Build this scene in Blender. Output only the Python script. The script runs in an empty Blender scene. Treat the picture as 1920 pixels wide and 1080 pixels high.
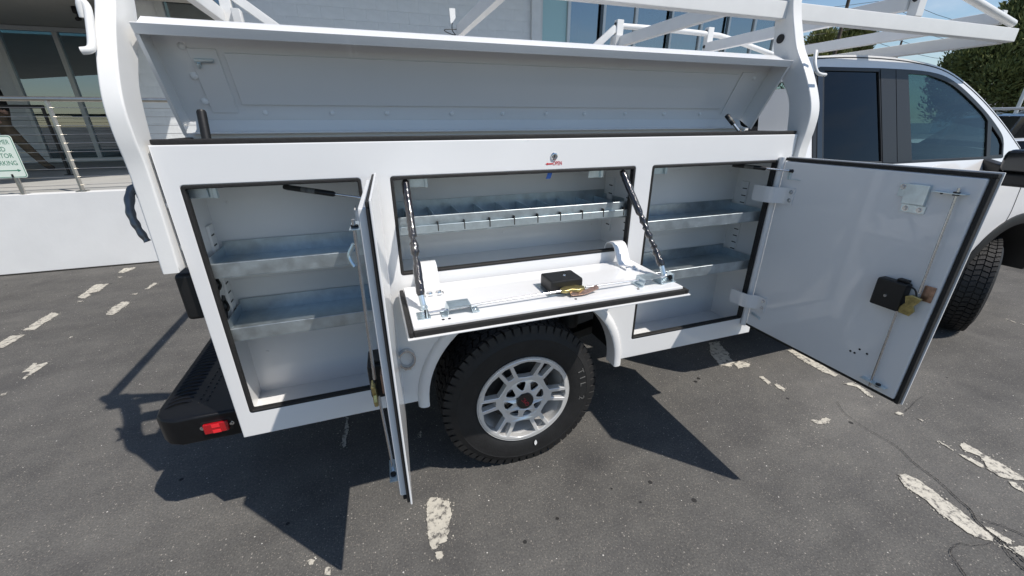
import bpy, bmesh, math, random
from mathutils import Vector, Matrix
R = math.radians
random.seed(7)
sc = bpy.context.scene
col = sc.collection

# ------------------------------------------------------------------ camera
cam_d = bpy.data.cameras.new('camera'); cam = bpy.data.objects.new('camera', cam_d); col.objects.link(cam)
yaw, pitch, roll = R(18.933), R(22.294), R(-0.272)
Fw = Vector((math.sin(yaw) * math.cos(pitch), math.cos(yaw) * math.cos(pitch), -math.sin(pitch)))
Rt = Vector((math.cos(yaw), -math.sin(yaw), 0)); Up = Rt.cross(Fw)
rt = math.cos(roll) * Rt + math.sin(roll) * Up; up = -math.sin(roll) * Rt + math.cos(roll) * Up
cam.matrix_world = Matrix(((rt.x, up.x, -Fw.x, 0), (rt.y, up.y, -Fw.y, -1.5), (rt.z, up.z, -Fw.z, 1.70), (0, 0, 0, 1)))
cam_d.sensor_width = 36; cam_d.lens = 752.39 / 1920 * 36; cam_d.clip_start = 0.02; cam_d.clip_end = 3000
sc.camera = cam

# ------------------------------------------------------------------ light
SUN = Vector((0.49, -0.52, 1.0)).normalized()
world = bpy.data.worlds.new('World'); sc.world = world; world.use_nodes = True
wn = world.node_tree; bg = wn.nodes['Background']; bg.inputs['Strength'].default_value = 0.102
sky = wn.nodes.new('ShaderNodeTexSky'); sky.sky_type = 'NISHITA'; sky.sun_disc = False
sky.sun_elevation = math.asin(SUN.z); sky.sun_rotation = math.atan2(SUN.x, SUN.y); sky.dust_density = 0.2; sky.air_density = 1.15; sky.ozone_density = 4.0
tcw = wn.nodes.new('ShaderNodeTexCoord'); mpw = wn.nodes.new('ShaderNodeMapping'); mpw.inputs['Scale'].default_value = (1.2, 2.2, 5.0)
nzw = wn.nodes.new('ShaderNodeTexNoise'); nzw.inputs['Scale'].default_value = 2.2; nzw.inputs['Detail'].default_value = 7; nzw.inputs['Roughness'].default_value = 0.62
rpw = wn.nodes.new('ShaderNodeValToRGB'); rpw.color_ramp.elements[0].position = 0.52; rpw.color_ramp.elements[1].position = 0.85
rpw.color_ramp.elements[1].color = (0.62, 0.62, 0.62, 1)
mxw = wn.nodes.new('ShaderNodeMixRGB'); mxw.inputs[2].default_value = (6.5, 7.1, 7.9, 1)
wn.links.new(tcw.outputs['Generated'], mpw.inputs[0]); wn.links.new(mpw.outputs[0], nzw.inputs[0]); wn.links.new(nzw.outputs[0], rpw.inputs[0])
wn.links.new(rpw.outputs[0], mxw.inputs[0]); wn.links.new(sky.outputs[0], mxw.inputs[1]); wn.links.new(mxw.outputs[0], bg.inputs[0])
sun_d = bpy.data.lights.new('sun', 'SUN'); sun_d.energy = 4.1; sun_d.angle = R(0.53); sun_d.color = (1, 0.935, 0.855)
sun = bpy.data.objects.new('sun', sun_d); col.objects.link(sun); sun.rotation_euler = SUN.to_track_quat('Z', 'Y').to_euler(); sun.location = (8, -8, 20)
vs = sc.view_settings; vs.view_transform = 'Standard'; vs.look = 'None'; vs.gamma = 1.0; vs.use_curve_mapping = False; vs.exposure = 0.20
sc.cycles.max_bounces = 10; sc.cycles.transparent_max_bounces = 12

# ------------------------------------------------------------------ helpers
def mat(name, c, rough=0.5, metal=0.0, coat=0.0, var=0.0, vscale=6.0, bump=0.0, bscale=40.0, spec=0.5, rvar=0.0, coat_rough=0.06):
    m = bpy.data.materials.new(name); m.use_nodes = True; n = m.node_tree; b = n.nodes['Principled BSDF']
    b.inputs['Base Color'].default_value = (*c, 1); b.inputs['Roughness'].default_value = rough; b.inputs['Metallic'].default_value = metal
    b.inputs['Coat Weight'].default_value = coat; b.inputs['Coat Roughness'].default_value = coat_rough; b.inputs['Specular IOR Level'].default_value = spec
    if var or bump or rvar:
        tc = n.nodes.new('ShaderNodeTexCoord')
    if var or rvar:
        nz = n.nodes.new('ShaderNodeTexNoise'); nz.inputs['Scale'].default_value = vscale; nz.inputs['Detail'].default_value = 6; nz.inputs['Roughness'].default_value = 0.6
        n.links.new(tc.outputs['Object'], nz.inputs[0])
    if var:
        rp = n.nodes.new('ShaderNodeValToRGB'); rp.color_ramp.elements[0].position = 0.3; rp.color_ramp.elements[1].position = 0.7
        rp.color_ramp.elements[0].color = (*[v * (1 - var) for v in c], 1); rp.color_ramp.elements[1].color = (*[min(1, v * (1 + var)) for v in c], 1)
        n.links.new(nz.outputs[0], rp.inputs[0]); n.links.new(rp.outputs[0], b.inputs['Base Color'])
    if rvar:
        mr = n.nodes.new('ShaderNodeMapRange'); mr.inputs[1].default_value = 0.3; mr.inputs[2].default_value = 0.7
        mr.inputs[3].default_value = max(0.02, rough - rvar); mr.inputs[4].default_value = rough + rvar
        n.links.new(nz.outputs[0], mr.inputs[0]); n.links.new(mr.outputs[0], b.inputs['Roughness'])
    if bump:
        nb = n.nodes.new('ShaderNodeTexNoise'); nb.inputs['Scale'].default_value = bscale; nb.inputs['Detail'].default_value = 4
        bp = n.nodes.new('ShaderNodeBump'); bp.inputs['Strength'].default_value = bump; bp.inputs['Distance'].default_value = 0.01
        n.links.new(tc.outputs['Object'], nb.inputs[0]); n.links.new(nb.outputs[0], bp.inputs['Height']); n.links.new(bp.outputs[0], b.inputs['Normal'])
    return m

def glass(name, tint, refl=0.05, rough=0.01):
    m = bpy.data.materials.new(name); m.use_nodes = True; n = m.node_tree
    for x in list(n.nodes):
        if x.type == 'BSDF_PRINCIPLED': n.nodes.remove(x)
    out = [x for x in n.nodes if x.type == 'OUTPUT_MATERIAL'][0]
    t = n.nodes.new('ShaderNodeBsdfTransparent'); t.inputs[0].default_value = (*tint, 1)
    g = n.nodes.new('ShaderNodeBsdfGlossy'); g.inputs['Roughness'].default_value = rough; g.inputs[0].default_value = (0.9, 0.95, 1, 1)
    lw = n.nodes.new('ShaderNodeLayerWeight'); lw.inputs['Blend'].default_value = 0.5
    fr = n.nodes.new('ShaderNodeMath'); fr.operation = 'POWER'; fr.inputs[1].default_value = 5.0; n.links.new(lw.outputs['Facing'], fr.inputs[0])
    ad = n.nodes.new('ShaderNodeMath'); ad.operation = 'MULTIPLY_ADD'; ad.inputs[1].default_value = 1 - refl; ad.inputs[2].default_value = refl; ad.use_clamp = True
    mx = n.nodes.new('ShaderNodeMixShader')
    n.links.new(fr.outputs[0], ad.inputs[0]); n.links.new(ad.outputs[0], mx.inputs[0]); n.links.new(t.outputs[0], mx.inputs[1])
    n.links.new(g.outputs[0], mx.inputs[2]); n.links.new(mx.outputs[0], out.inputs[0])
    return m

M = {}
M['white'] = mat('white_paint', (0.765, 0.77, 0.77), 0.40, coat=0.75, var=0.02, vscale=2.2, rvar=0.06, bump=0.05, bscale=2.6, coat_rough=0.05)
M['rackwhite'] = mat('white_powder_coat', (0.73, 0.73, 0.715), 0.38, var=0.03, vscale=9, bump=0.02, bscale=160)
M['cabwhite'] = mat('white_car_paint', (0.76, 0.76, 0.76), 0.28, coat=0.8, coat_rough=0.03)
M['rubber'] = mat('rubber_seal', (0.013, 0.0125, 0.012), 0.68, bump=0.2, bscale=120, var=0.25, vscale=60)
M['black'] = mat('black_plastic', (0.0075, 0.0075, 0.008), 0.48, var=0.2, vscale=40, bump=0.05, bscale=200)
M['gloss'] = mat('gloss_black', (0.010, 0.010, 0.011), 0.15, coat=0.5)
M['powder'] = mat('black_powder_coat', (0.0055, 0.0058, 0.0068), 0.36, var=0.25, vscale=30, bump=0.06, bscale=260, spec=0.35)
M['chassis'] = mat('chassis_black', (0.012, 0.012, 0.012), 0.7, var=0.4, vscale=8)
M['galv'] = mat('galvanised_steel', (0.52, 0.575, 0.60), 0.40, metal=0.90, var=0.16, vscale=22, rvar=0.08)
M['zinc'] = mat('zinc_plate', (0.66, 0.76, 0.80), 0.28, metal=0.85, var=0.12, vscale=30)
M['steel'] = mat('bright_steel', (0.68, 0.68, 0.68), 0.24, metal=1.0, var=0.1, vscale=60)
M['stain'] = mat('brushed_stainless', (0.52, 0.50, 0.46), 0.34, metal=1.0, var=0.1, vscale=15)
M['chrome'] = mat('chrome', (0.60, 0.61, 0.63), 0.08, metal=1.0)
M['yzinc'] = mat('yellow_zinc', (0.46, 0.39, 0.17), 0.30, metal=0.9, var=0.35, vscale=70)
M['copper'] = mat('copper_zinc', (0.44, 0.29, 0.22), 0.32, metal=0.9, var=0.3, vscale=70)
M['tyre'] = mat('tyre_rubber', (0.011, 0.011, 0.0115), 0.60, var=0.35, vscale=14, bump=0.15, bscale=90)
M['alloy'] = mat('alloy_silver', (0.80, 0.80, 0.79), 0.24, metal=0.50, coat=0.5, var=0.04, vscale=8)
M['darkalloy'] = mat('shadowed_barrel_metal', (0.16, 0.16, 0.165), 0.45, metal=0.8)
M['iron'] = mat('cast_iron', (0.05, 0.048, 0.045), 0.6, metal=0.5, var=0.3, vscale=30)
M['red'] = mat('red_print', (0.55, 0.02, 0.03), 0.4)
M['letters'] = mat('tyre_lettering', (0.13, 0.13, 0.125), 0.6, var=0.5, vscale=60)
M['wrap'] = mat('shrink_wrap_black', (0.016, 0.014, 0.015), 0.14, coat=1.0, bump=0.9, bscale=38, var=0.3, vscale=25)
M['trim'] = mat('window_trim_black', (0.012, 0.0125, 0.014), 0.45)
M['blue'] = mat('blue_tape', (0.03, 0.13, 0.52), 0.5)
M['paper'] = mat('white_tag', (0.8, 0.8, 0.78), 0.6)
M['glass_dark'] = glass('privacy_glass', (0.035, 0.045, 0.06), 0.03)
M['glass_front'] = glass('tinted_glass', (0.42, 0.54, 0.54), 0.03)
M['glass_bldg'] = glass('shop_glass', (0.30, 0.42, 0.44), 0.26)
M['seat'] = mat('seat_fabric', (0.02, 0.02, 0.022), 0.8, var=0.3, vscale=30)

def red_lens():
    m = mat('red_lens', (0.55, 0.006, 0.012), 0.12, coat=1.0); b = m.node_tree.nodes['Principled BSDF']
    b.inputs['Transmission Weight'].default_value = 0.35
    return m
M['lens'] = red_lens()

LOC = {}
def link(o, parent=None):
    col.objects.link(o)
    if parent is not None:
        o.parent = parent
        o.matrix_parent_inverse = Matrix.Translation(-LOC[parent.name]) if parent.type == 'EMPTY' else Matrix.Identity(4)
    return o

def thing(name, label, cat, loc=(0, 0, 0), group=None):
    o = bpy.data.objects.new(name, None); col.objects.link(o); o.location = loc; o.empty_display_size = 0.2
    o['label'] = label; o['category'] = cat
    if group: o['group'] = group
    LOC[o.name] = Vector(loc)
    return o

def tag(o, label=None, cat=None, group=None, kind=None):
    if label: o['label'] = label
    if cat: o['category'] = cat
    if group: o['group'] = group
    if kind: o['kind'] = kind
    return o

def finish(me, ang=38):
    me.polygons.foreach_set('use_smooth', [True] * len(me.polygons)); me.set_sharp_from_angle(angle=R(ang)); me.update()

def obj(name, bm, m, parent=None, ang=38, loc=None, rot=None, wn_on=True):
    if isinstance(bm, bpy.types.Mesh): me = bm
    else:
        me = bpy.data.meshes.new(name); bmesh.ops.recalc_face_normals(bm, faces=bm.faces); bm.to_mesh(me); bm.free(); finish(me, ang)
    ms = m if isinstance(m, (list, tuple)) else [m]
    if not me.materials:
        for q in ms: me.materials.append(M[q] if isinstance(q, str) else q)
    o = bpy.data.objects.new(name, me); link(o, parent)
    if wn_on and len(me.polygons) < 4000:
        wm = o.modifiers.new('weighted_normals', 'WEIGHTED_NORMAL'); wm.keep_sharp = True
    if loc is not None: o.location = loc
    if rot is not None: o.rotation_euler = rot
    return o

def nb(): return bmesh.new()

def box(bm, x0, x1, y0, y1, z0, z1, bev=0.0, seg=2):
    vs_ = [bm.verts.new(p) for p in ((x0, y0, z0), (x1, y0, z0), (x1, y1, z0), (x0, y1, z0), (x0, y0, z1), (x1, y0, z1), (x1, y1, z1), (x0, y1, z1))]
    fs = [bm.faces.new([vs_[i] for i in f]) for f in ((0, 3, 2, 1), (4, 5, 6, 7), (0, 1, 5, 4), (1, 2, 6, 5), (2, 3, 7, 6), (3, 0, 4, 7))]
    if bev:
        es = {e for f in fs for e in f.edges}
        bmesh.ops.bevel(bm, geom=list(es), offset=bev, segments=seg, affect='EDGES', profile=0.5)
    return bm

def frame_box(bm, o, u, v, w, a, b, c, bev=0.0):
    """box spanning ranges a,b,c along axes u,v,w from origin o"""
    P = [o + u * x + v * y + w * z for z in c for (x, y) in ((a[0], b[0]), (a[1], b[0]), (a[1], b[1]), (a[0], b[1]))]
    vs_ = [bm.verts.new(p) for p in P]
    fs = [bm.faces.new([vs_[i] for i in f]) for f in ((0, 3, 2, 1), (4, 5, 6, 7), (0, 1, 5, 4), (1, 2, 6, 5), (2, 3, 7, 6), (3, 0, 4, 7))]
    if bev:
        es = {e for f in fs for e in f.edges}
        bmesh.ops.bevel(bm, geom=list(es), offset=bev, segments=2, affect='EDGES', profile=0.5)
    return bm

def beam(bm, p0, p1, w, h, bev=0.004, upv=(0, 0, 1)):
    p0 = Vector(p0); p1 = Vector(p1); d = (p1 - p0); L = d.length; d.normalize(); s = d.cross(Vector(upv)).normalized(); t = s.cross(d)
    return frame_box(bm, p0, d, s, t, (0, L), (-w / 2, w / 2), (-h / 2, h / 2), bev)

def smooth_path(pts, n=6):
    P = [Vector(p) for p in pts]; out = []
    for i in range(len(P) - 1):
        p0 = P[max(i - 1, 0)]; p1 = P[i]; p2 = P[i + 1]; p3 = P[min(i + 2, len(P) - 1)]
        for k in range(n):
            t = k / n
            out.append(0.5 * ((2 * p1) + (p2 - p0) * t + (2 * p0 - 5 * p1 + 4 * p2 - p3) * t * t + (3 * p1 - p0 - 3 * p2 + p3) * t ** 3))
    out.append(P[-1]); return out

def tube(bm, pts, r, seg=10, cap=True):
    P = [Vector(p) for p in pts]; n = len(P); rings = []
    rr = r if isinstance(r, (list, tuple)) else [r] * n
    t0 = (P[1] - P[0]).normalized(); ref = Vector((0, 0, 1)) if abs(t0.z) < 0.9 else Vector((1, 0, 0)); a = t0.cross(ref).normalized()
    for i in range(n):
        t = (P[min(i + 1, n - 1)] - P[max(i - 1, 0)]).normalized(); a = (a - t * a.dot(t)).normalized(); b = t.cross(a)
        rings.append([bm.verts.new(P[i] + rr[i] * (a * math.cos(2 * math.pi * k / seg) + b * math.sin(2 * math.pi * k / seg))) for k in range(seg)])
    for i in range(n - 1):
        for k in range(seg): bm.faces.new((rings[i][k], rings[i][(k + 1) % seg], rings[i + 1][(k + 1) % seg], rings[i + 1][k]))
    if cap: bm.faces.new(rings[0][::-1]); bm.faces.new(rings[-1])
    return bm

def strap(bm, pts, wdir, width, th):
    """flat strip of metal following pts, width along wdir"""
    P = [Vector(p) for p in pts]; wd = Vector(wdir).normalized(); n = len(P); rings = []
    for i in range(n):
        t = (P[min(i + 1, n - 1)] - P[max(i - 1, 0)]).normalized(); nn = t.cross(wd).normalized()
        rings.append([bm.verts.new(P[i] + wd * sx * width / 2 + nn * sy * th / 2) for sx, sy in ((-1, -1), (1, -1), (1, 1), (-1, 1))])
    for i in range(n - 1):
        for k in range(4): bm.faces.new((rings[i][k], rings[i][(k + 1) % 4], rings[i + 1][(k + 1) % 4], rings[i + 1][k]))
    bm.faces.new(rings[0][::-1]); bm.faces.new(rings[-1]); return bm

def lathe_y(bm, prof, c, seg=64, close=False):
    """prof: list of (r, y); revolve about the y axis through c"""
    rings = []
    for r, y in prof:
        rings.append([bm.verts.new((c[0] + r * math.cos(2 * math.pi * k / seg), c[1] + y, c[2] + r * math.sin(2 * math.pi * k / seg))) for k in range(seg)])
    for i in range(len(rings) - 1):
        for k in range(seg): bm.faces.new((rings[i][k], rings[i][(k + 1) % seg], rings[i + 1][(k + 1) % seg], rings[i + 1][k]))
    if close:
        bm.faces.new(rings[0]); bm.faces.new(rings[-1][::-1])
    return bm

def shape2d(outer, holes=(), depth=0.01, bev=0.0, fn=None, bres=2):
    """filled 2-D outline with holes -> mesh; depth extrudes +-depth/2; fn maps (a,b,d)->(x,y,z)"""
    cu = bpy.data.curves.new('c', 'CURVE'); cu.dimensions = '2D'; cu.fill_mode = 'BOTH'; cu.extrude = max(depth / 2 - bev, 0.0); cu.bevel_depth = bev; cu.bevel_resolution = bres
    if bev: cu.offset = -bev
    for pts in [outer] + list(holes):
        s = cu.splines.new('POLY'); s.points.add(len(pts) - 1); s.use_cyclic_u = True
        for p, q in zip(s.points, pts): p.co = (q[0], q[1], 0, 1)
    o = bpy.data.objects.new('c', cu); me = bpy.data.meshes.new_from_object(o); bpy.data.objects.remove(o); bpy.data.curves.remove(cu)
    bm = bmesh.new(); bm.from_mesh(me); bpy.data.meshes.remove(me); bmesh.ops.remove_doubles(bm, verts=bm.verts, dist=1e-5)
    if fn:
        for v in bm.verts: v.co = Vector(fn(*v.co))
    return bm

def text_mesh(s, size, depth, fn, align='CENTER', sx=1.0):
    cu = bpy.data.curves.new('t', 'FONT'); cu.body = s; cu.size = size; cu.extrude = depth / 2; cu.align_x = align; cu.align_y = 'CENTER'; cu.resolution_u = 3
    o = bpy.data.objects.new('t', cu); me = bpy.data.meshes.new_from_object(o); bpy.data.objects.remove(o); bpy.data.curves.remove(cu)
    bm = bmesh.new(); bm.from_mesh(me); bpy.data.meshes.remove(me)
    for v in bm.verts: v.co = Vector(fn(v.co.x * sx, v.co.y, v.co.z))
    return bm

def rrect(x0, x1, z0, z1, r=0.01, n=4):
    out = []
    for cx, cz, a0 in ((x1 - r, z1 - r, 0), (x0 + r, z1 - r, 90), (x0 + r, z0 + r, 180), (x1 - r, z0 + r, 270)):
        for k in range(n + 1):
            a = R(a0 + 90 * k / n); out.append((cx + r * math.cos(a), cz + r * math.sin(a)))
    return out

XZ = lambda y: (lambda a, b, d: (a, y + d, b))          # drawing in the x-z plane at depth y

def bolt_mesh(name, r=0.007, h=0.005, m='steel'):
    bm = nb(); bmesh.ops.create_cone(bm, segments=12, radius1=r, radius2=r * 0.75, depth=h, cap_ends=True)
    bmesh.ops.create_cone(bm, segments=16, radius1=r * 1.45, radius2=r * 1.45, depth=h * 0.35, cap_ends=True, matrix=Matrix.Translation((0, 0, -h / 2)))
    me = bpy.data.meshes.new(name); bm.to_mesh(me); bm.free(); finish(me); me.materials.append(M[m]); return me
BOLT = bolt_mesh('bolt')
BIGBOLT = bolt_mesh('bolt_large', 0.013, 0.010); BLACKBOLT = bolt_mesh('bolt_black', 0.014, 0.012, 'black')
def bolt(parent, p, nrm, me=BOLT, name='bolt'):
    o = bpy.data.objects.new(name, me); link(o, parent); o.location = p; o.rotation_euler = Vector(nrm).to_track_quat('Z', 'Y').to_euler(); return o

# ------------------------------------------------------------------ ground
def asphalt():
    m = bpy.data.materials.new('asphalt'); m.use_nodes = True; n = m.node_tree; b = n.nodes['Principled BSDF']; L = n.links.new
    tc = n.nodes.new('ShaderNodeTexCoord')
    def noise(scale, detail=5, rough=0.6, dist=0.0):
        q = n.nodes.new('ShaderNodeTexNoise'); q.inputs['Scale'].default_value = scale; q.inputs['Detail'].default_value = detail; q.inputs['Roughness'].default_value = rough; q.inputs['Distortion'].default_value = dist
        L(tc.outputs['Object'], q.inputs[0]); return q.outputs[0]
    def ramp(src, p0, c0, p1, c1):
        r = n.nodes.new('ShaderNodeValToRGB'); r.color_ramp.elements[0].position = p0; r.color_ramp.elements[0].color = (*c0, 1); r.color_ramp.elements[1].position = p1; r.color_ramp.elements[1].color = (*c1, 1)
        L(src, r.inputs[0]); return r.outputs[0]
    def mix(f, a, c, mode='MIX'):
        q = n.nodes.new('ShaderNodeMixRGB'); q.blend_type = mode
        if isinstance(f, float): q.inputs[0].default_value = f
        else: L(f, q.inputs[0])
        L(a, q.inputs[1])
        if isinstance(c, tuple): q.inputs[2].default_value = (*c, 1)
        else: L(c, q.inputs[2])
        return q.outputs[0]
    base = ramp(noise(0.55, 6, 0.62, 0.6), 0.28, (0.082, 0.081, 0.078), 0.74, (0.138, 0.136, 0.131))
    fine = ramp(noise(115, 4, 0.75), 0.28, (0.55, 0.55, 0.56), 0.74, (1.45, 1.43, 1.40)); c = mix(1.0, base, fine, 'MULTIPLY')
    med = ramp(noise(5, 8, 0.72), 0.3, (0.80, 0.80, 0.81), 0.72, (1.18, 1.17, 1.14)); c = mix(1.0, c, med, 'MULTIPLY')
    # pale stone chips
    def chips(scale, size, colr, c, dens):
        v = n.nodes.new('ShaderNodeTexVoronoi'); v.inputs['Scale'].default_value = scale; L(tc.outputs['Object'], v.inputs[0])
        lt = n.nodes.new('ShaderNodeMath'); lt.operation = 'LESS_THAN'; lt.inputs[1].default_value = size; L(v.outputs['Distance'], lt.inputs[0])
        sp = n.nodes.new('ShaderNodeSeparateColor'); L(v.outputs['Color'], sp.inputs[0])
        gt = n.nodes.new('ShaderNodeMath'); gt.operation = 'LESS_THAN'; gt.inputs[1].default_value = dens; L(sp.outputs[0], gt.inputs[0])
        mu = n.nodes.new('ShaderNodeMath'); mu.operation = 'MULTIPLY'; L(lt.outputs[0], mu.inputs[0]); L(gt.outputs[0], mu.inputs[1])
        return mix(mu.outputs[0], c, colr)
    c = chips(120, 0.30, (0.19, 0.175, 0.155), c, 0.36)
    c = chips(60, 0.20, (0.30, 0.28, 0.25), c, 0.14)
    c = chips(26, 0.085, (0.62, 0.60, 0.56), c, 0.10)
    c = chips(7, 0.09, (0.028, 0.027, 0.027), c, 0.16)
    st = ramp(noise(1.7, 3, 0.5, 0.3), 0.58, (1, 1, 1), 0.80, (0.68, 0.68, 0.70)); c = mix(1.0, c, st, 'MULTIPLY')
    mp = n.nodes.new('ShaderNodeMapping'); mp.inputs['Rotation'].default_value = (0, 0, 0.5); mp.inputs['Scale'].default_value = (0.35, 2.6, 1); L(tc.outputs['Object'], mp.inputs[0])
    tk = n.nodes.new('ShaderNodeTexNoise'); tk.inputs['Scale'].default_value = 1.3; tk.inputs['Detail'].default_value = 7; tk.inputs['Roughness'].default_value = 0.62; L(mp.outputs[0], tk.inputs[0])
    c = mix(1.0, c, ramp(tk.outputs[0], 0.32, (0.84, 0.84, 0.85), 0.70, (1.14, 1.135, 1.12)), 'MULTIPLY')
    L(c, b.inputs['Base Color'])
    b.inputs['Roughness'].default_value = 0.86; b.inputs['Specular IOR Level'].default_value = 0.35
    bp = n.nodes.new('ShaderNodeBump'); bp.inputs['Strength'].default_value = 0.55; bp.inputs['Distance'].default_value = 0.006
    L(noise(170, 4, 0.75), bp.inputs['Height']); L(bp.outputs[0], b.inputs['Normal'])
    return m
M['asphalt'] = asphalt()
def line_paint():
    m = mat('worn_line_paint', (0.52, 0.49, 0.42), 0.75, var=0.10, vscale=25, bump=0.35, bscale=120); n = m.node_tree; b = n.nodes['Principled BSDF']
    tc = n.nodes.new('ShaderNodeTexCoord'); q = n.nodes.new('ShaderNodeTexNoise'); q.inputs['Scale'].default_value = 34; q.inputs['Detail'].default_value = 6; q.inputs['Roughness'].default_value = 0.75
    n.links.new(tc.outputs['Object'], q.inputs[0])
    r = n.nodes.new('ShaderNodeValToRGB'); r.color_ramp.elements[0].position = 0.38; r.color_ramp.elements[1].position = 0.50; n.links.new(q.outputs[0], r.inputs[0])
    mx = n.nodes.new('ShaderNodeMixRGB'); mx.inputs[1].default_value = (0.09, 0.085, 0.08, 1)
    src = b.inputs['Base Color'].links[0].from_socket; n.links.new(r.outputs[0], mx.inputs[0]); n.links.new(src, mx.inputs[2]); n.links.new(mx.outputs[0], b.inputs['Base Color'])
    return m
M['linepaint'] = line_paint()
M['crack'] = mat('crack_oil_dark', (0.018, 0.017, 0.016), 0.95)  # dark fill of the asphalt cracks, also used for the oil spots

bm = nb(); bmesh.ops.create_grid(bm, x_segments=8, y_segments=8, size=600)
ground = obj('asphalt_ground', bm, 'asphalt'); tag(ground, 'grey worn asphalt of the parking lot', kind='structure')

PAINT = [
    [(-3.111,4.540), (-3.124,4.721), (-2.997,4.719), (-2.992,4.602), (-3.052,4.505)],
    [(-3.111,3.721), (-3.132,3.938), (-3.137,4.138), (-3.009,4.110), (-2.985,3.858), (-3.070,3.809), (-3.010,3.762), (-3.016,3.662)],
    [(-3.113,2.943), (-3.119,3.111), (-3.120,3.333), (-3.032,3.281), (-3.024,3.175), (-3.022,2.911)],
    [(-3.121,2.620), (-3.135,2.717), (-3.144,2.850), (-3.042,2.828), (-3.034,2.762), (-3.042,2.598)],
    [(-2.580,3.079), (-2.624,3.287), (-2.595,3.425), (-2.515,3.387), (-2.510,3.225), (-2.517,3.077)],
    [(-2.537,3.764), (-2.522,3.965), (-2.491,3.936), (-2.497,3.766)],
    [(-2.632,2.081), (-2.636,2.210), (-2.614,2.202), (-2.600,2.163), (-2.544,2.196), (-2.525,2.171), (-2.539,2.061), (-2.546,1.956), (-2.567,1.975), (-2.580,2.071)],
    [(-2.610,3.645), (-2.558,3.652), (-2.556,3.610)],
    [(-3.037,4.348), (-2.986,4.349), (-2.990,4.299)],
    [(-3.053,3.603), (-3.008,3.601), (-3.004,3.561)],
    [(-2.635,2.637), (-2.622,2.659), (-2.610,2.612)],
    [(-2.575,1.777), (-2.544,1.787), (-2.534,1.767), (-2.548,1.747)],
    [(-0.449,-0.157), (-0.439,-0.150), (-0.425,-0.161), (-0.427,-0.174), (-0.441,-0.170)],
    [(-0.380,-0.212), (-0.360,-0.215), (-0.360,-0.248), (-0.376,-0.244)],
    [(0.060,-0.036), (0.080,-0.017), (0.118,-0.021), (0.139,-0.053), (0.163,-0.067), (0.165,-0.143), (0.148,-0.166), (0.139,-0.191), (0.140,-0.215), (0.118,-0.238), (0.117,-0.264), (0.079,-0.259), (0.072,-0.278), (0.046,-0.273), (0.046,-0.248), (0.047,-0.187)],
    [(0.061,-0.298), (0.084,-0.298), (0.096,-0.319), (0.082,-0.330), (0.064,-0.329)],
    [(-0.333,0.756), (-0.312,0.740), (-0.320,0.489), (-0.340,0.471), (-0.347,0.573)],
    [(0.089,0.475), (0.100,0.466), (0.091,0.412), (0.082,0.418)],
    [(2.496,0.125), (2.525,0.104), (2.513,0.034), (2.487,0.032), (2.480,0.087)],
    [(2.956,-0.037), (3.031,-0.052), (3.033,-0.097), (2.995,-0.197), (2.965,-0.211), (2.971,-0.169), (3.005,-0.097), (2.957,-0.048)],
    [(2.376,-0.229), (2.428,-0.247), (2.483,-0.240), (2.497,-0.263), (2.460,-0.287), (2.399,-0.278), (2.375,-0.257)],
    [(2.949,-0.351), (2.974,-0.357), (2.973,-0.381), (2.942,-0.384), (2.931,-0.366)],
    [(3.016,-0.436), (3.023,-0.464), (3.002,-0.462)],
    [(2.905,-0.584), (2.902,-0.598), (2.887,-0.669), (2.874,-0.667), (2.882,-0.620)],
    [(2.966,-0.654), (3.012,-0.648), (3.012,-0.706), (3.002,-0.816), (2.985,-0.902), (2.973,-0.950), (2.941,-0.956), (2.956,-0.913), (2.892,-0.881), (2.881,-0.860), (2.882,-0.806), (2.929,-0.771), (2.960,-0.736), (2.939,-0.701), (2.941,-0.674)],
    [(2.881,-0.694), (2.906,-0.723), (2.896,-0.785), (2.871,-0.793), (2.867,-0.756), (2.871,-0.718)],
    [(2.399,-0.679), (2.443,-0.683), (2.460,-0.742), (2.441,-0.830), (2.430,-0.909), (2.412,-0.979), (2.397,-1.041), (2.368,-1.048), (2.341,-1.034), (2.316,-0.987), (2.319,-0.952), (2.320,-0.910), (2.320,-0.871), (2.345,-0.823), (2.347,-0.787), (2.345,-0.736), (2.362,-0.708)],
    [(2.429,-0.990), (2.450,-1.033), (2.452,-1.077), (2.428,-1.082), (2.412,-1.055), (2.417,-1.013)],
    [(2.362,-1.059), (2.384,-1.072), (2.420,-1.085), (2.473,-1.102), (2.467,-1.140), (2.412,-1.161), (2.401,-1.130), (2.386,-1.088)],
    [(2.876,-0.888), (2.903,-0.903), (2.876,-0.944), (2.854,-0.950), (2.855,-0.909)],
    [(2.991,0.423), (3.072,0.417), (3.053,0.243), (3.037,0.048), (2.986,0.038), (2.961,0.123), (2.964,0.261)],
    [(2.439,0.420), (2.522,0.425), (2.547,0.374), (2.519,0.341), (2.412,0.353)],
    [(2.492,0.728), (2.591,0.724), (2.455,0.427), (2.381,0.389), (2.312,0.439), (2.386,0.588)],
    [(2.473,0.224), (2.501,0.218), (2.491,0.138), (2.449,0.131)],
    [(5.417,0.172), (5.393,0.092), (5.370,0.089)],
    [(5.405,0.069), (5.428,0.006), (5.380,-0.002)],
]
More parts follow.
